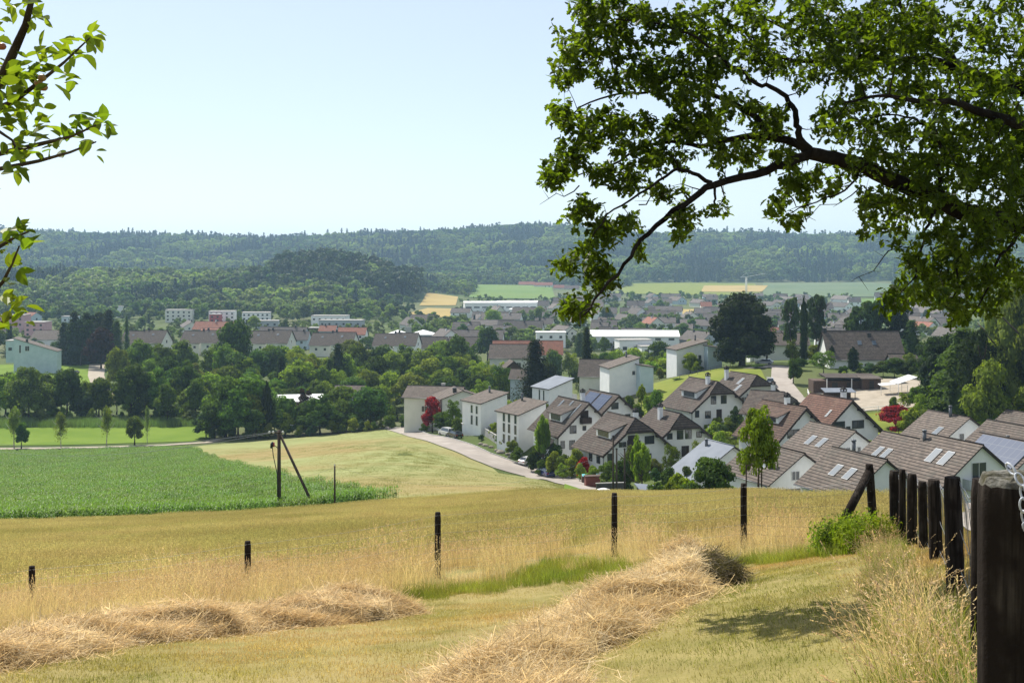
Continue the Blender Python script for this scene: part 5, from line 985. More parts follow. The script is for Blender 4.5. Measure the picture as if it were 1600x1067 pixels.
# ---------------------------------------------------------------- posts, fences, poles
def post(px, top, Y, dia, base=None, lean=(0, 0), mb=None, n=10):
    A = W3(px, top, Y); g = z1(A.x, A.y)-.25; m = mb or MB(); h = A.z-g
    pts = [(A.x+lean[0]*(1-t), A.y+lean[1]*(1-t), g+h*t) for t in (0, .3, .6, .93, 1)]; r = dia/2; m.tube(pts, [r*1.04, r, r*.98, r*.97, r*.82], n); return m
fence = empty('wire_fence', at(600, 18.8), 0, 'wire mesh fence with slim dark wooden posts between meadow and barley', 'fence'); Of = Vector(fence.location)
def under(mb, n, mats, root):
    o = mb.build(n, mats, root); o.matrix_parent_inverse = Matrix.Translation(-Vector(root.location)); return o
FP = [(-290, 925, 17.6), (50, 884, 18), (387, 845, 18.5), (684, 800, 19), (960, 770, 19.3), (1162, 755, 18)]
for px, tp, Y in FP: under(post(px, tp, Y, .105), 'post', M_POST, fence)
m = MB(); tops = [W3(*q) for q in FP]+[W3(1359, 745, 15.9)]
for a, b in zip(tops[:-1], tops[1:]):
    for k in range(7):
        dz = .04+.145*k; P = [a.lerp(b, t)-Vector((0, 0, dz+.05*math.sin(pi*t)))+Vector((0, -.07, 0)) for t in np.linspace(0, 1, 7)]; m.tube(P, .0017, 3, cap=False)
    ln = (b-a).length; c = int(ln/.16)
    for i in range(1, c):
        t = i/c; p = a.lerp(b, t)-Vector((0, .07, .04+.05*math.sin(pi*t))); m.tube([p, p-Vector((0, 0, .88))], .0012, 3, cap=False)
under(m, 'wire_mesh', M_WIRE, fence)
brace = empty('corner_brace', at(1360, 15.9), 0, 'dark leaning corner post with slanting brace at the end of the fence', 'fence post')
under(post(1358, 725, 15.9, .12, lean=(.10, 0)), 'post', M_POST, brace); m = MB(); a = W3(1357, 738, 15.85); b = W3(1312, 826, 15.3); m.tube([a, b], [.055, .062], 9); under(m, 'strut', M_POST, brace)
sf = empty('post_fence', at(1440, 11), 0, 'row of thick dark wooden posts with slack wire netting running toward the camera', 'fence')
SP = [(1397, 735, 15, .135, .02), (1410, 733, 14, .085, 0), (1425, 740, 13, .115, 0), (1441, 752, 12, .095, .02), (1459, 749, 10.4, .12, .03), (1488, 745, 8.1, .125, .03), (1533, 748, 5.7, .10, 0)]
for px, tp, Y, d, ln in SP: under(post(px, tp, Y, d, lean=(ln, 0)), 'post', M_POST, sf)
m = MB(); tops = [W3(p[0], p[1]+2, p[2]) for p in SP]+[W3(1560, 750, 3.5)]
for a, b in zip(tops[:-1], tops[1:]):
    for dz, sg in ((.02, .10), (.03, .16), (.35, .12), (.62, .08), (.85, .05)):
        P = [a.lerp(b, t)-Vector((-.05, 0, dz+sg*math.sin(pi*t)+.015*math.sin(t*23))) for t in np.linspace(0, 1, 9)]; m.tube(P, .004 if dz < .1 else .0025, 4, cap=False)
    c = max(6, int((b-a).length/.10))
    for i in range(1, c):
        t = i/c; p = a.lerp(b, t)-Vector((-.05, 0, .03+.13*math.sin(pi*t))); q = a.lerp(b, min(1, t+rnd.uniform(-.02, .05)))-Vector((-.07, 0, .95)); m.tube([p, p.lerp(q, .5)+Vector((.03, rnd.uniform(-.03, .03), 0)), q], .002, 3, cap=False)
under(m, 'wire_netting', M_WIRE, sf)
# the big gate post
g = empty('gate_post', at(1590, 3.3), 0, 'massive cracked dark wooden gate post with lichen on its flat top', 'post'); A = W3(1590, 744, 3.3); gz_ = z1(A.x, A.y)-.2; m = MB(); nn = 40; H_ = A.z-gz_; V = []; Q = []; rsg = np.random.RandomState(3)
pr_ = .112*(1+.035*rsg.normal(size=nn)); pr_[27] *= .86; pr_[9] *= .9; pr_[18] *= .93; lev = [0, .25, .5, .7, .85, .95, .985, 1.0]
for j, t in enumerate(lev):
    for i in range(nn): a = 2*pi*i/nn; r = pr_[i]*(1 if j < 6 else (.97 if j == 6 else .88))*(1+.008*math.sin(t*20+i)); V.append((A.x+r*math.cos(a), A.y+r*math.sin(a), gz_+H_*t+(0 if j < 6 else rsg.uniform(-.006, .006))))
for j in range(len(lev)-1):
    for i in range(nn): Q.append((j*nn+i, j*nn+(i+1) % nn, (j+1)*nn+(i+1) % nn, (j+1)*nn+i))
me = bpy.data.meshes.new('shaft'); me.from_pydata(V, [], Q); me.materials.append(M_POST); me.materials.append(M_POSTTOP); me.polygons.foreach_set('material_index', [1 if q[0] >= 6*nn else 0 for q in Q]); me.polygons.foreach_set('use_smooth', [True]*len(Q)); o = link('shaft', me, g); o.matrix_parent_inverse = Matrix.Translation(-g.location)
V2 = V[-nn:]; me = bpy.data.meshes.new('top'); c = (A.x, A.y, A.z+.006); Vm = [(c[0]+(v[0]-c[0])*.55, c[1]+(v[1]-c[1])*.55, v[2]+.004+rsg.uniform(-.004, .004)) for v in V2]; me.from_pydata(V2+Vm+[c], [], [(i, (i+1) % nn, nn+(i+1) % nn, nn+i) for i in range(nn)]+[(nn+i, nn+(i+1) % nn, 2*nn) for i in range(nn)]); me.materials.append(M_POSTTOP); o = link('end_grain', me, g); o.matrix_parent_inverse = Matrix.Translation(-g.location)
ch = MB(); p = W3(1584, 741, 3.19); pth = [p+Vector((.0, .02, .012)), p+Vector((.012, -.012, -.012)), p+Vector((.016, -.022, -.045)), p+Vector((.017, -.022, -.08)), p+Vector((.02, -.022, -.115)), p+Vector((.03, -.022, -.145)), p+Vector((.05, -.025, -.16)), p+Vector((.075, -.03, -.17)), p+Vector((.1, -.03, -.175))]
for i, c in enumerate(pth):
    d = (pth[min(i+1, len(pth)-1)]-pth[max(i-1, 0)]).normalized(); s_ = d.cross(Vector((0, 1, 0)) if i % 2 else Vector((1, .3, 0))).normalized()
    P = [c+d*.020*math.cos(t)+s_*.0105*math.sin(t) for t in np.linspace(0, 2*pi, 13)]; ch.tube(P, .0034, 6, cap=False)
tag(ch.build('chain', M_CHAIN), 'shiny steel chain hanging over the edge of the big gate post', 'chain')
# utility pole
up = empty('utility_pole', at(436, 92), 0, 'tall wooden utility pole with slanted brace standing at the edge of the maize', 'utility pole')
def pole_mb(px, top, Y, r): A = W3(px, top, Y); m = MB(); m.tube([(A.x, A.y, z1(A.x, Y)-.5), (A.x, A.y, A.z)], [r*1.15, r*.85], 10); return m
under(pole_mb(436, 672, 92, .15), 'pole', M_POLE, up); m = MB(); m.tube([W3(438, 680, 92), W3(497, 806, 90.5)], [.10, .12], 9); under(m, 'brace', M_POLE, up)
m = MB(); m.tube([W3(424, 677, 91.8), W3(443, 675, 91.8)], .05, 6); under(m, 'crossarm', M_POLE, up)
for px in (421, 427, 442): m = MB(); a = W3(px, 677, 91.7); m.tube([a, a+Vector((0, 0, .1)), a+Vector((0, 0, .2))], [.07, .09, .04], 8); under(m, 'insulator', M_CREAM, up)
m = MB(); a = W3(424, 700, 91.6); m.tube([a, a+Vector((.05, 0, .32)), a+Vector((.1, 0, .5))], [.10, .13, .06], 8); m.tube([a+Vector((.05, 0, .3)), W3(427, 712, 91.7), W3(433, 740, 91.8), W3(434, 795, 91.8)], .035, 5); m.tube([a+Vector((.12, 0, .35)), W3(434, 700, 91.9)], .03, 5); under(m, 'switch_box', M_BLACK, up)
m = MB(); a = W3(428, 698, 91.6); m.tube([a, a+Vector((0, 0, .35))], .06, 8); under(m, 'switch_fitting', M_REDW, up)
def cable(label, a, b, sag, r=.018):
    m = MB(); m.tube([a.lerp(b, t)-Vector((0, 0, sag*4*t*(1-t))) for t in np.linspace(0, 1, 16)], r, 4, cap=False); tag(m.build('power_cable', M_CABLE), label, 'cable', 'cables strung from the wooden poles')
cable('upper power cable running left from the utility pole over the dark thicket', W3(427, 675, 91.7), W3(-120, 668, 190), 2.2)
cable('lower power cable running left from the utility pole over the dark thicket', W3(421, 677, 91.7), W3(-120, 674, 190), 2.8)
cable('thin slack wire between the tall utility pole and the short thin pole', W3(438, 740, 92), W3(523, 729, 89), .4, .008)
cable('thin slack wire running right from the short thin pole toward the houses', W3(523, 729, 89), W3(958, 700, 118), 2.6, .008)
tp = empty('thin_pole', at(523, 89), 0, 'short thin dark pole right of the braced utility pole', 'pole'); under(pole_mb(523, 725, 89, .07), 'pole', M_POLE, tp); m = MB(); a = W3(523, 728, 88.9); m.tube([a, a+Vector((0, 0, .12))], [.06, .03], 6); under(m, 'insulator', M_CREAM, tp)
for px, top, lb in ((958, 682, 'tallest thin dark pole left of the leafy trees below the clipped gable chalet'), (963.5, 702, 'middle thin pole of three in front of the clipped gable chalet'), (976, 702, 'thin pole nearest the twin light green trees of three')):
    q = empty('garden_pole', at(px, 124), 0, lb, 'pole', 'thin poles in front of the chalet'); under(pole_mb(px, top, 124, .10), 'shaft', M_POLE, q); m = MB(); a = W3(px, top, 124); m.tube([a, a+Vector((0, 0, .15))], [.14, .08], 8); under(m, 'cap', M_BLACK, q)
# staked young maple in front of the terraces
mt = crown('maple_crown', 'light', 91, 6500, .026, 70); z0 = -(768-HZ)/F*56; x0 = 385/F*56
mp = empty('maple_tree', (x0, 56, z0-.25), .4, 'bright green young maple tied to stakes in front of the terraced roofs', 'tree'); Hm = (768-630)/F*56+.25
c = link('crown', mt, mp); c.scale = (2.15, 2.15, Hm); c.color = (.15, .23, .022, 1); t_ = link('trunk', trunkmesh('trunk', 61, .85, .011, 14, .012), mp); t_.scale = (Hm, Hm, Hm)
sk_ = empty('tree_stakes', at(1180, 56), 0, 'tall wooden stakes and crossbar around the young maple trunk', 'stakes')
for px in (1166, 1185.5, 1190): m = MB(); a = W3(px, 726, 55.5); m.tube([a, (a.x, a.y, z1(a.x, a.y)-.3)], .035, 7); under(m, 'stake', M_POLE, sk_)
m = MB(); m.tube([W3(1166, 727, 55.5), W3(1190, 726, 55.5)], .03, 6); under(m, 'crossbar', M_POLE, sk_)
def weedmesh(sd):
    q = np.random.RandomState(sd); V, Q, t, p = blades(90, .9, (.55, 1.0), .02, q, .35, 3, .3); C = []; Nn = []
    for k in (.35, .5, .65, .8, .95): C.append(V.reshape(90, -1, 3).mean(1)*[1, 1, 0]+[0, 0, 1]*(V.reshape(90, -1, 3)[:, -1:, 2]*k)+q.normal(size=(90, 3))*[.05, .05, .02]); Nn.append(q.normal(size=(90, 3))*.6+[0, -.2, .8])
    C = np.concatenate(C*2)+q.normal(size=(900, 3))*.03; V2, Q2 = leafquads(C, np.concatenate(Nn*2), .05, q, .38); return meshq('weed_leaves', np.concatenate([V, V2]), np.concatenate([Q, Q2+len(V)]), L_TREE)
CR['weed'] = [weedmesh(81), weedmesh(82)]; TR['weed'] = TR['sh']; DESC['weed'] = 'nettle clump'
for i, (px, Y, h, w_, t) in enumerate(((1292, 15.1, .24, .42, 'g'), (1308, 14.8, .34, .45, 'd'), (1322, 15.2, .42, .5, 'g'), (1336, 14.7, .50, .5, 'd'), (1351, 15.0, .58, .5, 'g'), (1364, 14.4, .52, .45, 'd'), (1376, 13.9, .46, .42, 'g'), (1330, 14.1, .26, .42, 'y'), (1347, 13.8, .32, .42, 'g'))):
    x = (px-800)/F*Y; z = z1(x, Y); tree(px, HZ-(z+h)*F/Y, Y, w_*F/Y, 'weed', 'y' if t != 'd' else 'g', desc='leafy green nettle clump', place='at the foot of the leaning corner brace', name='weed_clump')
# ---------------------------------------------------------------- cars
def paint(n, c, r=.25): 
    m = simple(n, c, r, .2); m.node_tree.nodes['Principled BSDF'].inputs['Coat Weight'].default_value = .6; return m
P_BLUE = paint('paint_blue', (.025, .035, .16)); P_WHITE = paint('paint_white', (.72, .72, .72)); P_DARK = paint('paint_dark', (.02, .022, .025)); P_SILV = paint('paint_silver', (.40, .42, .44))
M_CARG = glassm('car_glass', (.03, .04, .05), .05); M_TYRE = simple('tyre', (.02, .02, .02), .9); M_LAMPW = simple('headlight_glass', (.7, .7, .7), .1); M_LAMPR = simple('taillight_glass', (.35, .01, .01), .2)
def car(px, Y, head, mat, label, van=False, dz=.16):
    p = at(px, Y, dz); o = empty('parked_car', p, math.radians(head), label, 'car'); o.rotation_euler.x = 0; L, W, H = (4.6, 1.8, 1.75) if van else (4.3, 1.78, 1.42)
    prof = ([(-2.25, .35), (-2.3, .9), (-2.15, 1.0), (1.2, 1.0), (2.15, .82), (2.3, .5), (2.2, .3)] if not van else [(-2.3, .35), (-2.32, 1.0), (-2.2, 1.1), (1.3, 1.08), (2.2, .9), (2.3, .5), (2.2, .3)])
    m = MB(); ys = [(-W/2, .93), (-W/2+.1, 1), (W/2-.1, 1), (W/2, .93)]; n = len(prof)
    R2 = [[(x*(.98 if i in (0, 3) else 1), y, .3+(z-.3)*k) for x, z in prof] for i, (y, k) in enumerate(ys)]
    for i in range(3):
        for j in range(n-1): m.poly([R2[i][j], R2[i][j+1], R2[i+1][j+1], R2[i+1][j]], sm=True)
    m.poly(R2[0]); m.poly(R2[3][::-1]); m.poly([R2[0][0], R2[3][0], R2[3][-1], R2[0][-1]]); m.build('body', mat, o)
    top = [(-1.95, 1.0), (-1.55, H-.04), (.35, H), (1.15, 1.0)] if not van else [(-2.2, 1.08), (-2.05, H-.03), (.7, H), (1.45, 1.06)]
    def cab(ins, off, mb, zs=1.0):
        A = [(x*(1-off), -W/2+.06+(0 if z < 1.1 else .16)+ins, z) for x, z in top]; B = [(x, -y, z) for x, y, z in A]
        mb.poly(A[::-1]); mb.poly(B)
        for j in range(3): mb.poly([A[j], A[j+1], B[j+1], B[j]])
    g = MB(); cab(0, 0, g); gl = g.build('windows', M_CARG, o); m = MB(); x0, x1 = top[1][0], top[2][0]; m.box(x0+.02, x1-.02, -W/2+.22, W/2-.22, H-.01, H+.035)
    for s in (-1, 1):
        for a, b in ((top[0], top[1]), (top[2], top[3])): m.tube([(a[0], s*(W/2-.08-(0 if a[1] < 1.1 else .15)), a[1]), (b[0], s*(W/2-.08-(0 if b[1] < 1.1 else .15)), b[1])], .045, 5)
    m.build('roof', mat, o)
    for x in (-1.4, 1.4):
        for s in (-1, 1):
            w_ = MB(); w_.tube([(x, s*(W/2-.2), .32), (x, s*(W/2+.01), .32)], .32, 16); wh = w_.build('wheel', M_TYRE, o); r = MB(); r.tube([(x, s*(W/2), .32), (x, s*(W/2+.025), .32)], .2, 12); r.build('rim', M_METAL, wh)
    for s in (-1, 1):
        m = MB(); m.box(2.14, 2.27, s*.62-.2, s*.62+.2, .6, .74); m.build('headlight', M_LAMPW, o); m = MB(); m.box(-2.33, -2.2, s*.66-.16, s*.66+.16, .7, .88); m.build('taillight', M_LAMPR, o)
    return o
car(853, ray(855, 745)[1], 112, P_BLUE, 'dark blue car driving up the village road')
car(698, 246, 122, P_WHITE, 'white van parked beside the village road next to a dark car', True)
car(711, 240, 118, P_DARK, 'dark car parked beside the white van by the village road')
car(829, 208, 40, P_WHITE, 'white car half hidden by shrubs in a driveway off the village road')
car(1194, 296, 160, P_SILV, 'pale blue silver car parked by the house behind the chestnut')
car(1203, 262, 80, P_WHITE, 'white van parked on the hill road above the skylight chalet', True)
car(1028, 125, 165, P_SILV, 'silver car parked under the grey carport, left side'); car(1043, 124, 165, P_SILV, 'silver car parked under the grey carport, right side')
car(118, 478, 90, P_DARK, 'dark car parked left of the farm track in front of the copper beech')
car(176, 424, 60, P_DARK, 'black car parked on the grass beside the farm track bend'); car(178, 410, 60, P_SILV, 'silver car parked in front of the black car by the farm track bend')
# ---------------------------------------------------------------- small built things
def cuboid(name, label, cat, px, Y, w_, d, h, a, mat, parts=(), z=0, group=None):
    o = empty(name, at(px, Y, z), math.radians(a), label, cat, group)
    for nm, bx, mt_ in parts: m = MB(); m.box(*bx); m.build(nm, mt_, o)
    return o
cp = empty('carport', at(1035, 125), math.radians(8), 'open carport with tilted pale grey roof on thin posts', 'carport'); m = MB(); m.slab([(-2.4, -1.6, 2.1), (3.0, -1.6, 1.5), (3.0, 3.0, 1.9), (-2.4, 3.0, 2.5)], .12); m.build('roof', M_METALR, cp)
for x, y, h in ((-2.1, -1.3, 2.0), (2.7, -1.3, 1.45), (-2.1, 2.7, 2.3), (2.7, 2.7, 1.75)): m = MB(); m.box(x-.06, x+.06, y-.06, y+.06, -1, h); m.build('post', M_POLE, cp)
m = MB(); m.box(-2.3, 2.9, 2.8, 2.95, -1, 1.7); m.build('back_wall', M_BLACK, cp)
M_DW = noisy('dark_panel', (.05, .05, .05), (.08, .08, .075), 2, .8)
cuboid('garden_wall', 'dark grey panel wall at the lower end of the village road', 'wall', 957, 140, 3, 1, 2, 10, None, (('panel', (-2, 1.6, 0, .2, -1, 2.0), M_DW), ('coping', (-2.06, 1.66, -.06, .26, 2.002, 2.1), M_CONC)))
wt = empty('water_butt', at(943, 126), 0, 'round grey container with white domed lid in front of the dark wall', 'container'); m = MB(); m.tube([(0, 0, 0), (0, 0, .9)], [.6, .68], 14); m.build('tub', M_CONC, wt); m = MB(); m.tube([(0, 0, .9), (0, 0, 1.05), (0, 0, 1.2)], [.85, .75, .2], 14); m.build('lid', M_FENCEW, wt)
# stone walls and rockery by the road
M_ROCK = noisy('rock', (.17, .15, .12), (.36, .32, .26), 2.5, .95, 'Object', .05, 8)
for i in range(24):
    px = 752+i*8+rnd.uniform(-2, 2); Yr = np.interp(px, [740, 766, 800, 836, 880, 945], [226, 216, 210, 205, 199, 160])+3+rnd.uniform(0, 4); rs2 = np.random.RandomState(i+200); r = rnd.uniform(.35, .75); V = IV2*(1+.13*rs2.normal(size=(len(IV2), 1)))*r*np.array([1.2, 1, .75])
    o = link('boulder', meshq('boulder', V, IF2, M_ROCK)); o.location = at(px, Yr, .1); o['category'] = 'boulder'; AUTO.append([o, 'rough grey brown boulder', 'in the rockery along the village road', px, 'boulders in the rockery along the road'])
def lowwall(label, A, B, h, mat, t=.25):
    a = at(*A); b = at(*B); o = empty('garden_wall', a, math.atan2(b.y-a.y, b.x-a.x), label, 'wall'); L = math.hypot(b.x-a.x, b.y-a.y); m = MB(); m.box(0, L, -t/2, t/2, -3, h); m.build('masonry', mat, o); m = MB(); m.box(-.05, L+.05, -t/2-.05, t/2+.05, h+.002, h+.09); m.build('coping', M_CONC, o)
lowwall('grey concrete retaining wall between the two white slope roofed houses', (756, 236), (790, 219), 1.4, M_CONC)
lowwall('white terrace parapet in front of the upper clipped gable chalet', (1106, 222), (1135, 222), 1.4, M_WHITE)
lowwall('grey retaining wall in front of the white terraced house', (1200, 131), (1232, 131), .9, M_BLACK)
lowwall('low pale wall at the bend of the hill road', (1240, 240), (1272, 236), .8, M_CONC)
# hillside railing, paddock fence
def rails(label, pts, h, nr_, mat, name='railing', r=.05, step=2.2, group=None):
    a0 = at(*pts[0]); o = empty(name, a0, 0, label, 'fence', group); P = [at(*p) for p in pts]; Q_ = []
    for a, b in zip(P[:-1], P[1:]): n = max(1, int((b-a).length/step)); Q_ += [a.lerp(b, i/n) for i in range(n)]
    Q_.append(P[-1]); Q_ = [Vector((q.x, q.y, z1(q.x, q.y))) for q in Q_]
    for q in Q_: m = MB(); m.tube([q-Vector((0, 0, .3)), q+Vector((0, 0, h))], r, 6); under(m, 'post', mat, o)
    for k in range(nr_): z = h*(1-.42*k)-.06; m = MB(); m.tube([q+Vector((0, -.02, z)) for q in Q_], r*.8, 5); under(m, 'rail', mat, o)
rails('grey metal railing climbing the garden hill beside the windowless house', [(1062, 286), (1090, 290), (1130, 296), (1175, 296)], 1.1, 2, M_METAL)
rails('white board paddock fence below the stables', [(1275, 226), (1300, 222), (1340, 222), (1372, 222), (1412, 222)], 1.2, 2, M_FENCEW, 'paddock_fence', .07)
rails('white board fence section leading down from the paddock corner', [(1262, 250), (1275, 226)], 1.2, 2, M_FENCEW, 'paddock_fence', .07)
# stables and tents
st = empty('stable', at(1300, 250), math.radians(-2), 'long low dark timber stable with flat brown roof above the paddock', 'stable'); m = MB(); m.box(-4, 9, 0, 5, -1, 2.4); m.build('wall', M_SHED, st); m = MB(); m.slab([(-1.5, -1, 3.2), (10, -1, 3.2), (10, 6, 3.5), (-1.5, 6, 3.5)], .2); m.build('roof', T_DARK, st)
for x in (0, 3.2, 6.4): m = MB(); m.box(x, x+1.2, -.06, .1, 0, 2.0); m.build('door', M_BLACK, st)
for x in (-1.3, 4, 9.8): m = MB(); m.box(x-.08, x+.08, -.98, -.82, -1, 3.1); m.build('post', M_FENCEW, st)
st = empty('shelter', at(1310, 238), 0, 'lower front shelter with grey roof panel in front of the stable', 'shelter'); m = MB(); m.slab([(-3, -1, 2.0), (3.4, -1, 2.0), (3.4, 2.5, 2.5), (-3, 2.5, 2.5)], .12); m.build('roof', M_METALR, st); m = MB(); m.box(-2.6, 3, 1.5, 2.2, -1, 2.2); m.build('back_wall', M_SHED, st)
for x in (-2.8, 0, 3.2): m = MB(); m.box(x-.06, x+.06, -.9, -.78, -1, 1.95); m.build('post', M_POLE, st)
st = empty('shed', at(1362, 248), 0, 'small brown timber shed right of the long stable', 'shed'); m = MB(); m.box(-2, 2, 0, 3, -1, 2.3); m.build('wall', M_SHED, st); m = MB(); m.slab([(-2.3, -.4, 2.4), (2.3, -.4, 2.4), (2.3, 3.3, 2.7), (-2.3, 3.3, 2.7)], .12); m.build('roof', T_BROWN, st); m = MB(); m.box(-.5, .5, -.05, .1, 0, 1.9); m.build('door', M_BLACK, st)
tn = empty('tent', at(1427, 240), 0, 'large white peaked canopy tent beside the stables', 'tent'); m = MB(); m.slab([(-4, -2.5, 2.2), (0, -2.5, 3.6), (0, 3, 3.6), (-4, 3, 2.2)], .05); m.slab([(0, -2.5, 3.6), (4, -2.5, 2.2), (4, 3, 2.2), (0, 3, 3.6)], .05); m.build('canopy', M_AWN, tn)
for x in (-3.9, 3.9):
    for y in (-2.4, 2.9): m = MB(); m.tube([(x, y, -.5), (x, y, 2.2)], .06, 6); m.build('pole', M_FENCEW, tn)
tn = empty('awning', at(1397, 240), 0, 'flat white sail awning left of the canopy tent', 'awning'); m = MB(); m.slab([(-3.2, -1, 1.9), (2.6, -1.4, 2.4), (2.4, 2, 2.5), (-2.8, 2, 2.0)], .04); m.build('sail', M_AWN, tn)
for x, y in ((-3, -.9), (2.4, -1.2), (2.2, 1.8)): m = MB(); m.tube([(x, y, -.5), (x, y, 1.98)], .05, 6); m.build('pole', M_FENCEW, tn)
# garden objects
pl = empty('paddling_pool', at(922, 176, 1.0), 0, 'small turquoise pool cover in the chalet garden', 'pool'); m = MB(); m.box(-1.3, 1.3, -1, 1, -.8, .25); m.build('wall', M_SHED, pl); m = MB(); m.box(-1.2, 1.2, -.9, .9, .252, .3); m.build('cover', simple('turquoise_cover', (.10, .45, .48), .5), pl)
pl = empty('garden_shed', at(927, 168, .4), .2, 'small reddish brown garden box under the turquoise pool', 'shed'); m = MB(); m.box(-1.1, 1.1, 0, 1, -.6, 1.2); m.build('wall', simple('red_timber', (.16, .045, .03), .8), pl); m = MB(); m.box(-1.2, 1.2, -.1, 1.1, 1.202, 1.3); m.build('lid', M_SHED, pl)
for i, (px, Y, lb) in enumerate(((629, 300, 'small dark waste bin left of the garden at the road end'), (636, 297, 'dark green waste bin at the road end'))):
    q = empty('waste_bin', at(px, Y), 0, lb, 'bin'); m = MB(); m.tube([(0, 0, 0), (0, 0, 1)], [.4, .48], 8); m.build('bin', M_BLACK, q); m = MB(); m.tube([(0, 0, 1.0), (0, 0, 1.1)], [.5, .4], 8); m.build('lid', M_METAL, q)
sh = empty('bin_shelter', at(737, 243, .3), .2, 'grey bin shelter under the bright green shrub beside the road', 'shelter'); m = MB(); m.box(-1.8, 1.8, 0, 1.6, -1, 1.5); m.build('wall', M_GREY, sh); m = MB(); m.box(-2, 2, -.2, 1.8, 1.502, 1.6); m.build('roof', M_CONC, sh)
# glasshouse glint in the thicket, put in as a plain white roof colour
gh = empty('building', at(478, 322), .2, 'roof coloured white for a glint between the thicket trees behind the utility pole', 'building'); m = MB(); m.slab([(-8, 0, 7.2), (5, 0, 7.2), (5, 5, 8.7), (-8, 5, 8.7)], .08); m.build('roof', M_WROOF, gh); m = MB(); m.box(-7.8, 4.8, .2, 4.8, -1, 7.0); m.build('wall', M_CREAM, gh)
# tower crane far away
tc = empty('tower_crane', at(1166, 1500), .25, 'thin pale tower crane in front of the far fields', 'crane'); m = MB(); zt_ = 26
for x in (-.8, .8):
    for y in (-.8, .8): m.tube([(x, y, 0), (x, y, zt_)], .25, 4)
m.build('mast', M_CREAM, tc); m = MB(); m.tube([(-8, 0, zt_), (0, 0, zt_+.5), (27, 0, zt_+5)], .45, 4); m.tube([(-8, 0, zt_), (0, 0, zt_+6), (26, 0, zt_+5)], .15, 4); m.build('jib', M_CREAM, tc)
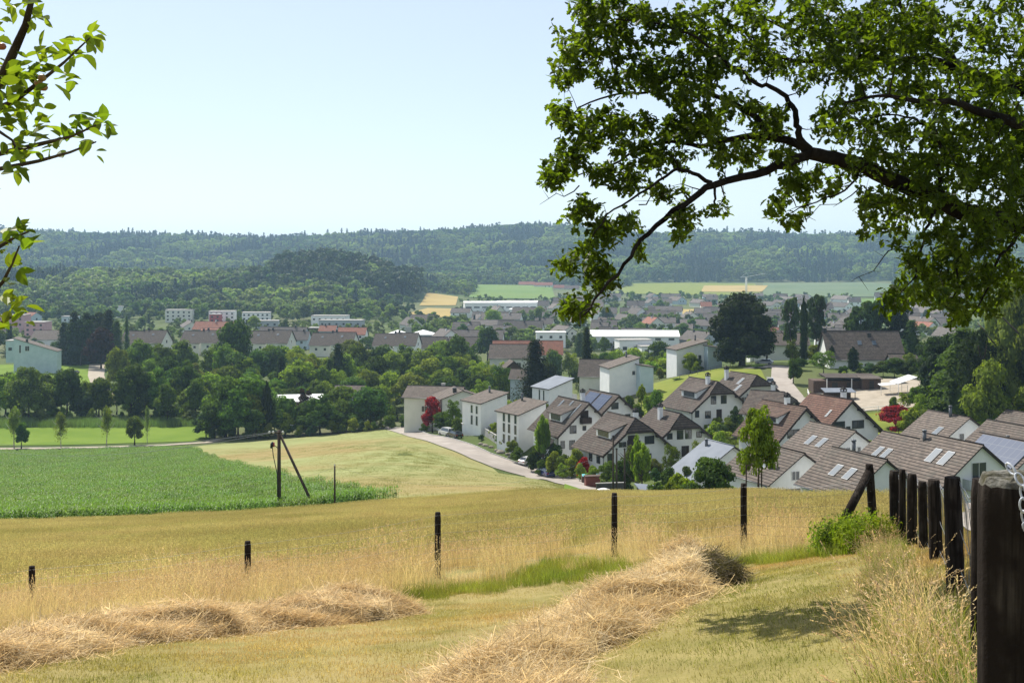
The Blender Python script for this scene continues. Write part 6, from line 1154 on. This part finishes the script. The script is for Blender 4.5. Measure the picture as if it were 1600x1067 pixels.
# ---------------------------------------------------------------- the oak reaching in from the right
def oak():
    rs = np.random.RandomState(21); rr = random.Random(5)
    limbs = [
     ([(1990, 470, 11.8), (1800, 415, 11.6), (1700, 380, 11.4), (1599, 353, 11.2), (1521, 336, 11), (1472, 312, 10.9), (1409, 287, 10.8), (1346, 261, 10.7), (1297, 248, 10.6), (1268, 240, 10.5)], .155, .075),
     ([(1268, 240, 10.5), (1229, 256, 10.4), (1180, 273, 10.3), (1117, 287, 10.2), (1083, 309, 10.1), (1039, 341, 10), (1000, 375, 9.9), (976, 414, 9.8), (942, 453, 9.7), (912, 492, 9.6)], .06, .010),
     ([(1112, 286, 10.2), (1083, 268, 10.1), (1059, 267, 10), (1029, 283, 9.9), (986, 312, 9.8), (950, 336, 9.8), (925, 372, 9.7)], .026, .006),
     ([(1116, 286, 10.2), (1117, 310, 10.1), (1115, 326, 10.1), (1103, 341, 10)], .018, .006),
     ([(1268, 240, 10.5), (1243, 224, 10.6), (1204, 214, 10.7), (1161, 214, 10.8), (1122, 222, 10.9), (1093, 227, 11), (1050, 222, 11.1), (1000, 232, 11.2), (950, 262, 11.3), (900, 275, 11.4)], .06, .008),
     ([(1204, 214, 10.7), (1190, 195, 10.7), (1176, 180, 10.7), (1156, 168, 10.8), (1132, 156, 10.8), (1112, 146, 10.9), (1083, 132, 11), (1064, 127, 11), (1029, 139, 11), (1000, 146, 11), (971, 146, 11), (920, 160, 11.1), (890, 185, 11.1)], .045, .008),
     ([(1268, 240, 10.5), (1250, 215, 10.5), (1246, 195, 10.5), (1243, 175, 10.4), (1229, 151, 10.4), (1204, 136, 10.3), (1180, 130, 10.3), (1156, 110, 10.2), (1132, 97, 10.2), (1090, 60, 10.1), (1040, 40, 10.1), (960, 30, 10)], .045, .008),
     ([(1990, 260, 12), (1800, 190, 12.2), (1599, 141, 12.2), (1550, 132, 12.2), (1516, 117, 12.1), (1477, 102, 12.1), (1443, 95, 12), (1390, 93, 12), (1341, 90, 11.9), (1307, 95, 11.8), (1258, 97, 11.7), (1200, 80, 11.6), (1150, 40, 11.5)], .13, .012),
     ([(1530, 122, 12.1), (1490, 95, 12.4), (1472, 73, 12.5), (1443, 63, 12.6), (1385, 63, 12.7), (1336, 54, 12.8), (1277, 56, 12.8), (1200, 30, 12.9), (1120, -20, 13)], .06, .010),
     ([(1980, 300, 11), (1750, 240, 10.2), (1599, 195, 9.9), (1541, 180, 9.8), (1516, 166, 9.7), (1482, 158, 9.6), (1429, 158, 9.5), (1370, 150, 9.5), (1320, 160, 9.4)], .08, .010),
     ([(1470, 300, 10.9), (1468, 260, 10.8), (1467, 219, 10.7), (1458, 200, 10.7), (1433, 188, 10.6), (1404, 180, 10.6), (1360, 185, 10.5)], .03, .007),
     ([(1599, 141, 12.2), (1500, 100, 12.5), (1438, 58, 12.6), (1414, 24, 12.6), (1390, -30, 12.7), (1340, -90, 12.7)], .05, .015),
     ([(1521, 336, 11), (1540, 356, 10.8), (1521, 385, 10.7), (1497, 414, 10.6), (1492, 453, 10.5), (1478, 480, 10.5)], .028, .006),
     ([(1599, 353, 11.2), (1580, 380, 11), (1555, 410, 10.9), (1545, 450, 10.8), (1520, 490, 10.7)], .028, .006),
     ([(1472, 312, 10.9), (1450, 350, 10.8), (1440, 390, 10.7), (1428, 430, 10.6), (1405, 470, 10.5)], .026, .005),
     ([(1346, 261, 10.7), (1330, 290, 10.6), (1290, 310, 10.5), (1250, 325, 10.4), (1225, 340, 10.3)], .016, .004),
     ([(1980, 100, 12), (1850, -100, 12), (1650, -220, 12), (1450, -260, 11.6), (1250, -230, 11.2)], .12, .02),
     ([(1390, 640/2, 10.8), (1372, 318, 10.7), (1342, 332, 10.6)], .012, .004)]
    m = MB(); nodes = []; nr_ = []
    tr = [Vector((7.6, 11.8, z1(7.6, 11.8)-.4)), Vector((7.55, 11.8, -2)), Vector((7.65, 11.8, -.3)), Vector((7.8, 11.9, 1.2)), Vector((7.7, 12, 3)), Vector((7.9, 12, 5.2)), Vector((7.8, 12.2, 7.5))]
    m.tube(tr, [.46, .36, .33, .31, .24, .16, .06], 14)
    def smooth(P, k=3):
        out = []
        for i in range(len(P)-1):
            p0, p1, p2, p3 = P[max(i-1, 0)], P[i], P[i+1], P[min(i+2, len(P)-1)]
            for j in range(k): t = j/k; out.append(.5*((2*p1)+(p2-p0)*t+(2*p0-5*p1+4*p2-p3)*t*t+(3*p1-p0-3*p2+p3)*t**3))
        out.append(P[-1]); return out
    for pts, r0, r1 in limbs:
        P = smooth([W3(*q) for q in pts]); P = [p+Vector((rr.gauss(0, .008), rr.gauss(0, .02), rr.gauss(0, .008))) if 0 < i < len(P)-1 else p for i, p in enumerate(P)]; n = len(P); rad = [.8*(r0+(r1-r0)*(i/(n-1))**.8) for i in range(n)]; m.tube(P, rad, 9)
        for i in range(1, n): nodes.append(P[i]); nr_.append(rad[i]); nodes.append((P[i]+P[i-1])/2); nr_.append(rad[i])
    blobs = '''960 40 60 45 10|1040 60 90 55 16|900 70 38 32 6|885 112 22 20 3|960 110 60 36 9|1060 125 60 30 9|875 180 20 18 3|900 222 34 28 5|880 250 30 20 3|862 277 24 12 3|940 200 40 32 6|1000 215 60 36 10|1075 190 50 28 6|1040 250 36 18 4|960 275 50 18 6|1000 300 20 10 1|915 335 30 22 4|950 365 30 22 5|880 415 20 10 2|915 405 28 18 4|935 440 24 20 4|902 480 26 20 5|985 348 26 12 2|1068 342 22 16 3|1062 370 10 8 1|1005 396 8 7 1|1130 50 80 50 13|1220 30 90 42 12|1180 95 50 24 5|1100 100 40 30 5|1310 35 80 45 14|1400 40 90 45 16|1500 50 100 55 18|1590 50 70 55 12|1290 110 80 32 10|1380 130 80 40 12|1480 140 90 45 16|1580 160 60 55 14|1340 190 56 34 8|1425 225 80 36 12|1520 240 80 45 15|1600 270 50 55 12|1268 280 46 32 6|1215 325 20 12 2|1240 345 16 8 2|1290 185 30 22 3|1205 175 20 12 2|1230 245 26 16 3|1375 325 36 24 5|1392 365 24 18 3|1450 325 56 26 9|1505 365 56 34 10|1430 440 34 36 7|1400 470 26 22 4|1478 455 34 32 9|1560 300 60 60 16|1500 210 90 60 16|1580 230 50 80 12|1420 300 60 40 8|1460 400 50 40 8|1540 470 40 30 6|1350 60 120 50 16|1540 420 44 36 9|1565 350 50 34 9|1500 498 24 16 3|1350 368 10 8 1|1590 420 30 40 5|1340 250 50 26 5|1160 172 40 18 5|1150 238 56 20 6|1095 205 40 18 4|1045 300 26 10 2|1215 205 36 20 5|1180 255 30 12 2|1120 330 16 10 1|1250 300 30 16 3|1120 200 20 14 2|1450 270 60 28 7|925 15 34 18 5|1080 160 30 16 3|1450 -60 220 60 18|1150 -50 180 40 14|960 -30 60 30 5|1700 150 90 180 26|1750 -80 160 120 22|1700 380 80 60 12|1450 -200 300 80 22|1850 250 120 200 22|1800 -300 200 120 14|2050 0 150 250 22|1150 -200 100 60 5'''
    cl = []
    for b in blobs.replace('\n', '|').split('|'):
        x, y, rx_, ry_, n = map(float, b.split())
        for _ in range(int(n*(4.0 if x < 1150 else 3.9))):
            a = rr.uniform(0, 2*pi); q = math.sqrt(rr.random()); px, py = x+rx_*q*math.cos(a), y+ry_*q*math.sin(a); Yd = np.interp(px, [850, 1100, 1300, 1600], [10.2, 10.6, 11, 11.2])+rr.gauss(0, .25+.55*min(1, max(0, px-950)/400)); cl.append(W3(px, py, max(8.4, Yd)))
    NP = np.array([list(p) for p in nodes]); NR = list(nr_); NP = [NP]; cur = NP[0]
    order = sorted(range(len(cl)), key=lambda i: float(np.min(np.sum((cur-np.array(cl[i]))**2, 1))))
    dirs = []
    for i in order:
        c = cl[i]; d2 = np.sum((cur-np.array(c))**2, 1); j = int(np.argmin(d2)); s = Vector(cur[j]); L = (c-s).length
        if L < .02: dirs.append((c, Vector((rr.gauss(0, 1), rr.gauss(0, 1), .3)).normalized())); continue
        k = max(2, min(6, int(L/.12))); P = [s]; side = Vector((rr.gauss(0, 1), rr.gauss(0, 1), rr.gauss(0, 1)))*L*.12
        for q in range(1, k+1): t = q/k; P.append(s.lerp(c, t)+side*math.sin(pi*t)+Vector((0, 0, L*.10*math.sin(pi*t)))+Vector((rr.gauss(0, .012), rr.gauss(0, .012), rr.gauss(0, .012))))
        r0 = min(NR[j]*.6, .005+.012*L); m.tube(P, [r0+(0.0022-r0)*(q/k) for q in range(k+1)], 4, cap=False); dirs.append((c, (P[-1]-P[-2]).normalized()))
        cur = np.concatenate([cur, np.array([list(p) for p in P[1:]])]); NR += [r0+(.0022-r0)*(q/k) for q in range(1, k+1)]
    # a few bare dead twigs hanging in the gaps
    for (px, py, Y, ex, ey) in ((1350, 290, 10.7, 1240, 350), (1372, 300, 10.7, 1335, 330), (1100, 300, 10.1, 1060, 268), (1400, 385, 10.7, 1335, 440), (905, 290, 11, 845, 320), (1230, 300, 10.4, 1275, 345), (925, 480, 9.6, 892, 520), (1000, 320, 9.9, 1040, 300), (985, 180, 11, 940, 185)):
        a = W3(px, py, Y); b = W3(ex, ey, Y-.2); P = [a.lerp(b, t)+Vector((rr.gauss(0, .02), rr.gauss(0, .02), .12*math.sin(pi*t)*(1 if rr.random() < .5 else -1)*.3)) for t in np.linspace(0, 1, 6)]; m.tube(P, [.007, .006, .005, .004, .003, .0015], 4)
        for q in (2, 3, 4): e = P[q]+Vector((rr.gauss(-.08, .06), rr.gauss(0, .05), rr.gauss(-.02, .08))); m.tube([P[q], e], [.003, .0012], 3)
    root = empty('oak_tree', tr[0], 0, 'large oak whose dark leafy limbs reach in from the right over the valley', 'tree')
    under(m, 'trunk', M_BARKD, root)
    half = [(0, .0), (.10, .05), (.18, .15), (.30, .13), (.36, .24), (.47, .30), (.54, .17), (.66, .28), (.76, .27), (.80, .15), (.93, .14), (1.0, 0)]
    nl = 17; NC = len(dirs); n = NC*nl; C = np.repeat(np.array([list(c) for c, d in dirs]), nl, 0); D = np.repeat(np.array([list(d) for c, d in dirs]), nl, 0)
    ax = D*.7+rs.normal(size=(n, 3))*.75; ax[:, 2] -= .12; ax /= np.linalg.norm(ax, axis=1, keepdims=True); base = C-D*rs.uniform(-.02, .14, (n, 1))+rs.normal(size=(n, 3))*.022
    up_ = np.array([0, 0, 1.0])+rs.normal(size=(n, 3))*.55; sd = np.cross(ax, up_); sd /= np.maximum(np.linalg.norm(sd, axis=1, keepdims=True), 1e-6); no = np.cross(sd, ax); S_ = rs.uniform(.04, .092, n)[:, None]; fold = rs.uniform(.05, .45, n)[:, None]; droop = rs.uniform(-.05, .35, n)[:, None]
    H = len(half); V = np.zeros((n, 2*H, 3))
    for sgn, o in ((1, 0), (-1, H)):
        for i, (t, w_) in enumerate(half): V[:, o+i] = base+(ax*t+sd*(sgn*w_)+no*(w_*fold-droop*t*t))*S_
    B = (np.arange(n)*2*H)[:, None]; Qa = B+np.arange(H)[None]; Qb = B+H+np.arange(H)[::-1][None]; Q = np.stack([Qa, Qb], 1).reshape(-1, H)
    o = link('foliage', meshq('foliage', V.reshape(-1, 3)-np.array(root.location), Q, L_OAK), root)
oak()
# ---------------------------------------------------------------- the apple branch on the left
def apple():
    rs = np.random.RandomState(9); rr = random.Random(4); m = MB()
    br = [([(-420, 520, 4.3), (-250, 330, 4.2), (-120, 200, 4.0), (-40, 160, 3.9), (0, 130, 3.85), (22, 80, 3.8), (40, 40, 3.75), (52, -10, 3.7), (60, -60, 3.7)], .03, .006),
          ([(-120, 200, 4.0), (-40, 185, 3.9), (20, 160, 3.8), (60, 130, 3.75), (100, 98, 3.7), (140, 60, 3.65)], .014, .0025),
          ([(-250, 330, 4.2), (-90, 265, 4.0), (0, 240, 3.9), (60, 226, 3.8), (110, 214, 3.75), (150, 196, 3.7)], .014, .0025),
          ([(-150, 290, 4.0), (-60, 275, 3.95), (0, 264, 3.9), (60, 252, 3.8), (110, 238, 3.75), (150, 222, 3.7)], .011, .0025),
          ([(-250, 400, 4.2), (-100, 410, 4.0), (-30, 400, 3.9), (0, 385, 3.85), (25, 370, 3.8), (45, 362, 3.75)], .012, .003),
          ([(-90, 520, 4.0), (-30, 480, 3.9), (5, 440, 3.85), (20, 410, 3.8), (30, 385, 3.75)], .010, .003),
          ([(-120, 540, 4.0), (-40, 525, 3.9), (0, 505, 3.8), (30, 490, 3.75)], .009, .003),
          ([(-40, 185, 3.9), (-10, 200, 3.85), (20, 220, 3.8), (35, 260, 3.75)], .008, .003)]
    tr = [Vector((-5.4, 4.6, z1(-5.4, 4.6)-.3)), Vector((-5.2, 4.6, -.9)), Vector((-4.6, 4.5, -.5)), W3(-600, 560, 4.4), W3(-420, 520, 4.3)]; m.tube(tr, [.13, .11, .08, .045, .032], 9)
    tip = []
    for pts, a, b in br:
        P = [W3(*q) for q in pts]; n = len(P); m.tube(P, [a+(b-a)*i/(n-1) for i in range(n)], 6)
    m.tube([W3(-250, 400, 4.2), W3(-420, 520, 4.3)], [.012, .025], 6); m.tube([W3(-90, 520, 4.0), W3(-300, 545, 4.2), W3(-420, 520, 4.3)], [.010, .016, .022], 6); m.tube([W3(-120, 540, 4.0), W3(-300, 545, 4.2)], [.009, .014], 6)
    bl = '''30 10 34 16 9|55 25 20 14 5|0 25 14 12 3|45 100 40 26 16|20 130 34 30 22|75 80 20 16 4|120 75 18 20 8|140 55 14 12 6|95 125 20 16 7|10 175 30 26 20|45 190 28 20 11|62 150 20 22 8|130 190 24 18 10|155 200 14 12 5|110 215 22 14 6|30 240 34 12 8|75 235 24 12 5|15 265 16 14 5|140 240 14 6 2|30 220 26 14 6|22 365 20 14 9|40 385 12 10 4|10 380 14 14 4|18 425 14 18 5|8 465 10 14 4|25 480 16 12 5|15 505 16 10 4|38 500 10 8 2|-30 60 40 60 20|-60 180 60 60 30|-60 400 50 60 16|-60 500 50 30 10|-150 200 80 120 30|-200 330 80 90 40|-120 420 60 60 18|-300 450 90 80 34|-60 300 50 40 12|-330 300 90 120 30|-420 440 80 80 24'''
    c = []
    for b in bl.replace('\n', '|').split('|'):
        x, y, rx_, ry_, n = map(float, b.split())
        for _ in range(int(n*1.7)): a = rr.uniform(0, 2*pi); q = math.sqrt(rr.random()); c.append(list(W3(x+rx_*q*math.cos(a), y+ry_*q*math.sin(a), rr.gauss(3.8, .14))))
    C = np.array(c); n = len(C); ax = rs.normal(size=(n, 3))*.6+np.array([.55, 0, .05]); ax /= np.linalg.norm(ax, axis=1, keepdims=True); up_ = np.array([0, -.25, 1.0])+rs.normal(size=(n, 3))*.5; sd = np.cross(ax, up_); sd /= np.linalg.norm(sd, axis=1, keepdims=True); no = np.cross(sd, ax)
    S_ = rs.uniform(.034, .066, n)[:, None]; fold = rs.uniform(.1, .6, n)[:, None]; dr = rs.uniform(0, .4, n)[:, None]; half = [(0, 0), (.12, .15), (.32, .27), (.55, .29), (.78, .19), (1.0, 0)]; H = 6; V = np.zeros((n, 12, 3))
    for sg, o in ((1, 0), (-1, 6)):
        for i, (t, w_) in enumerate(half): V[:, o+i] = C+(ax*t+sd*sg*w_+no*(w_*fold-dr*t*t))*S_
    B = (np.arange(n)*12)[:, None]; Q = np.concatenate([np.stack([B[:, 0]+i, B[:, 0]+i+1, B[:, 0]+7+i, B[:, 0]+6+i], 1) for i in range(0)] or [np.stack([B+np.arange(6)[None], B+6+np.arange(6)[::-1][None]], 1).reshape(-1, 6)])
    root = empty('apple_tree', tr[0], 0, 'apple tree whose bright leafy twigs reach in from the left edge', 'tree'); under(m, 'trunk', M_BARK, root)
    o = link('foliage', meshq('foliage', V.reshape(-1, 3)-np.array(root.location), Q, L_APPLE), root)
    for k in range(n):   # short stalks to the nearest twig are hidden by the leaves; the fruit hangs below them
        pass
    ma = noisy('apple_skin', (.30, .10, .05), (.20, .24, .06), 14, .4)
    for px, py in ((66, 122), (68, 137), (3, 73), (20, 140), (60, 130)):
        p = W3(px, py, 3.72); V = IV2.copy(); r_ = np.sqrt(V[:, 0]**2+V[:, 1]**2); V[:, 2] *= .9; V[:, 2] -= .22*np.exp(-(r_/.35)**2)*np.sign(V[:, 2]); a_ = link('apple', meshq('apple', V*.014+np.array(p-root.location), IF2, ma, smooth=True), root)
apple()
finish_labels()
# ---------------------------------------------------------------- air
def haze(dens):
    m = MB(); m.box(-5200, 5200, -60, 9600, -48.5, 205); me = m.mesh('haze', []); mt_ = bpy.data.materials.new('haze'); mt_.use_nodes = True; nt = mt_.node_tree
    nt.nodes.remove(nt.nodes['Principled BSDF']); v = nt.nodes.new('ShaderNodeVolumePrincipled'); v.inputs['Density'].default_value = dens; v.inputs['Color'].default_value = (.50, .74, 1, 1); v.inputs['Anisotropy'].default_value = .2
    nt.links.new(v.outputs[0], nt.nodes['Material Output'].inputs['Volume']); me.materials.append(mt_); tag(link('haze', me), kind='stuff')
haze(1.08e-4)
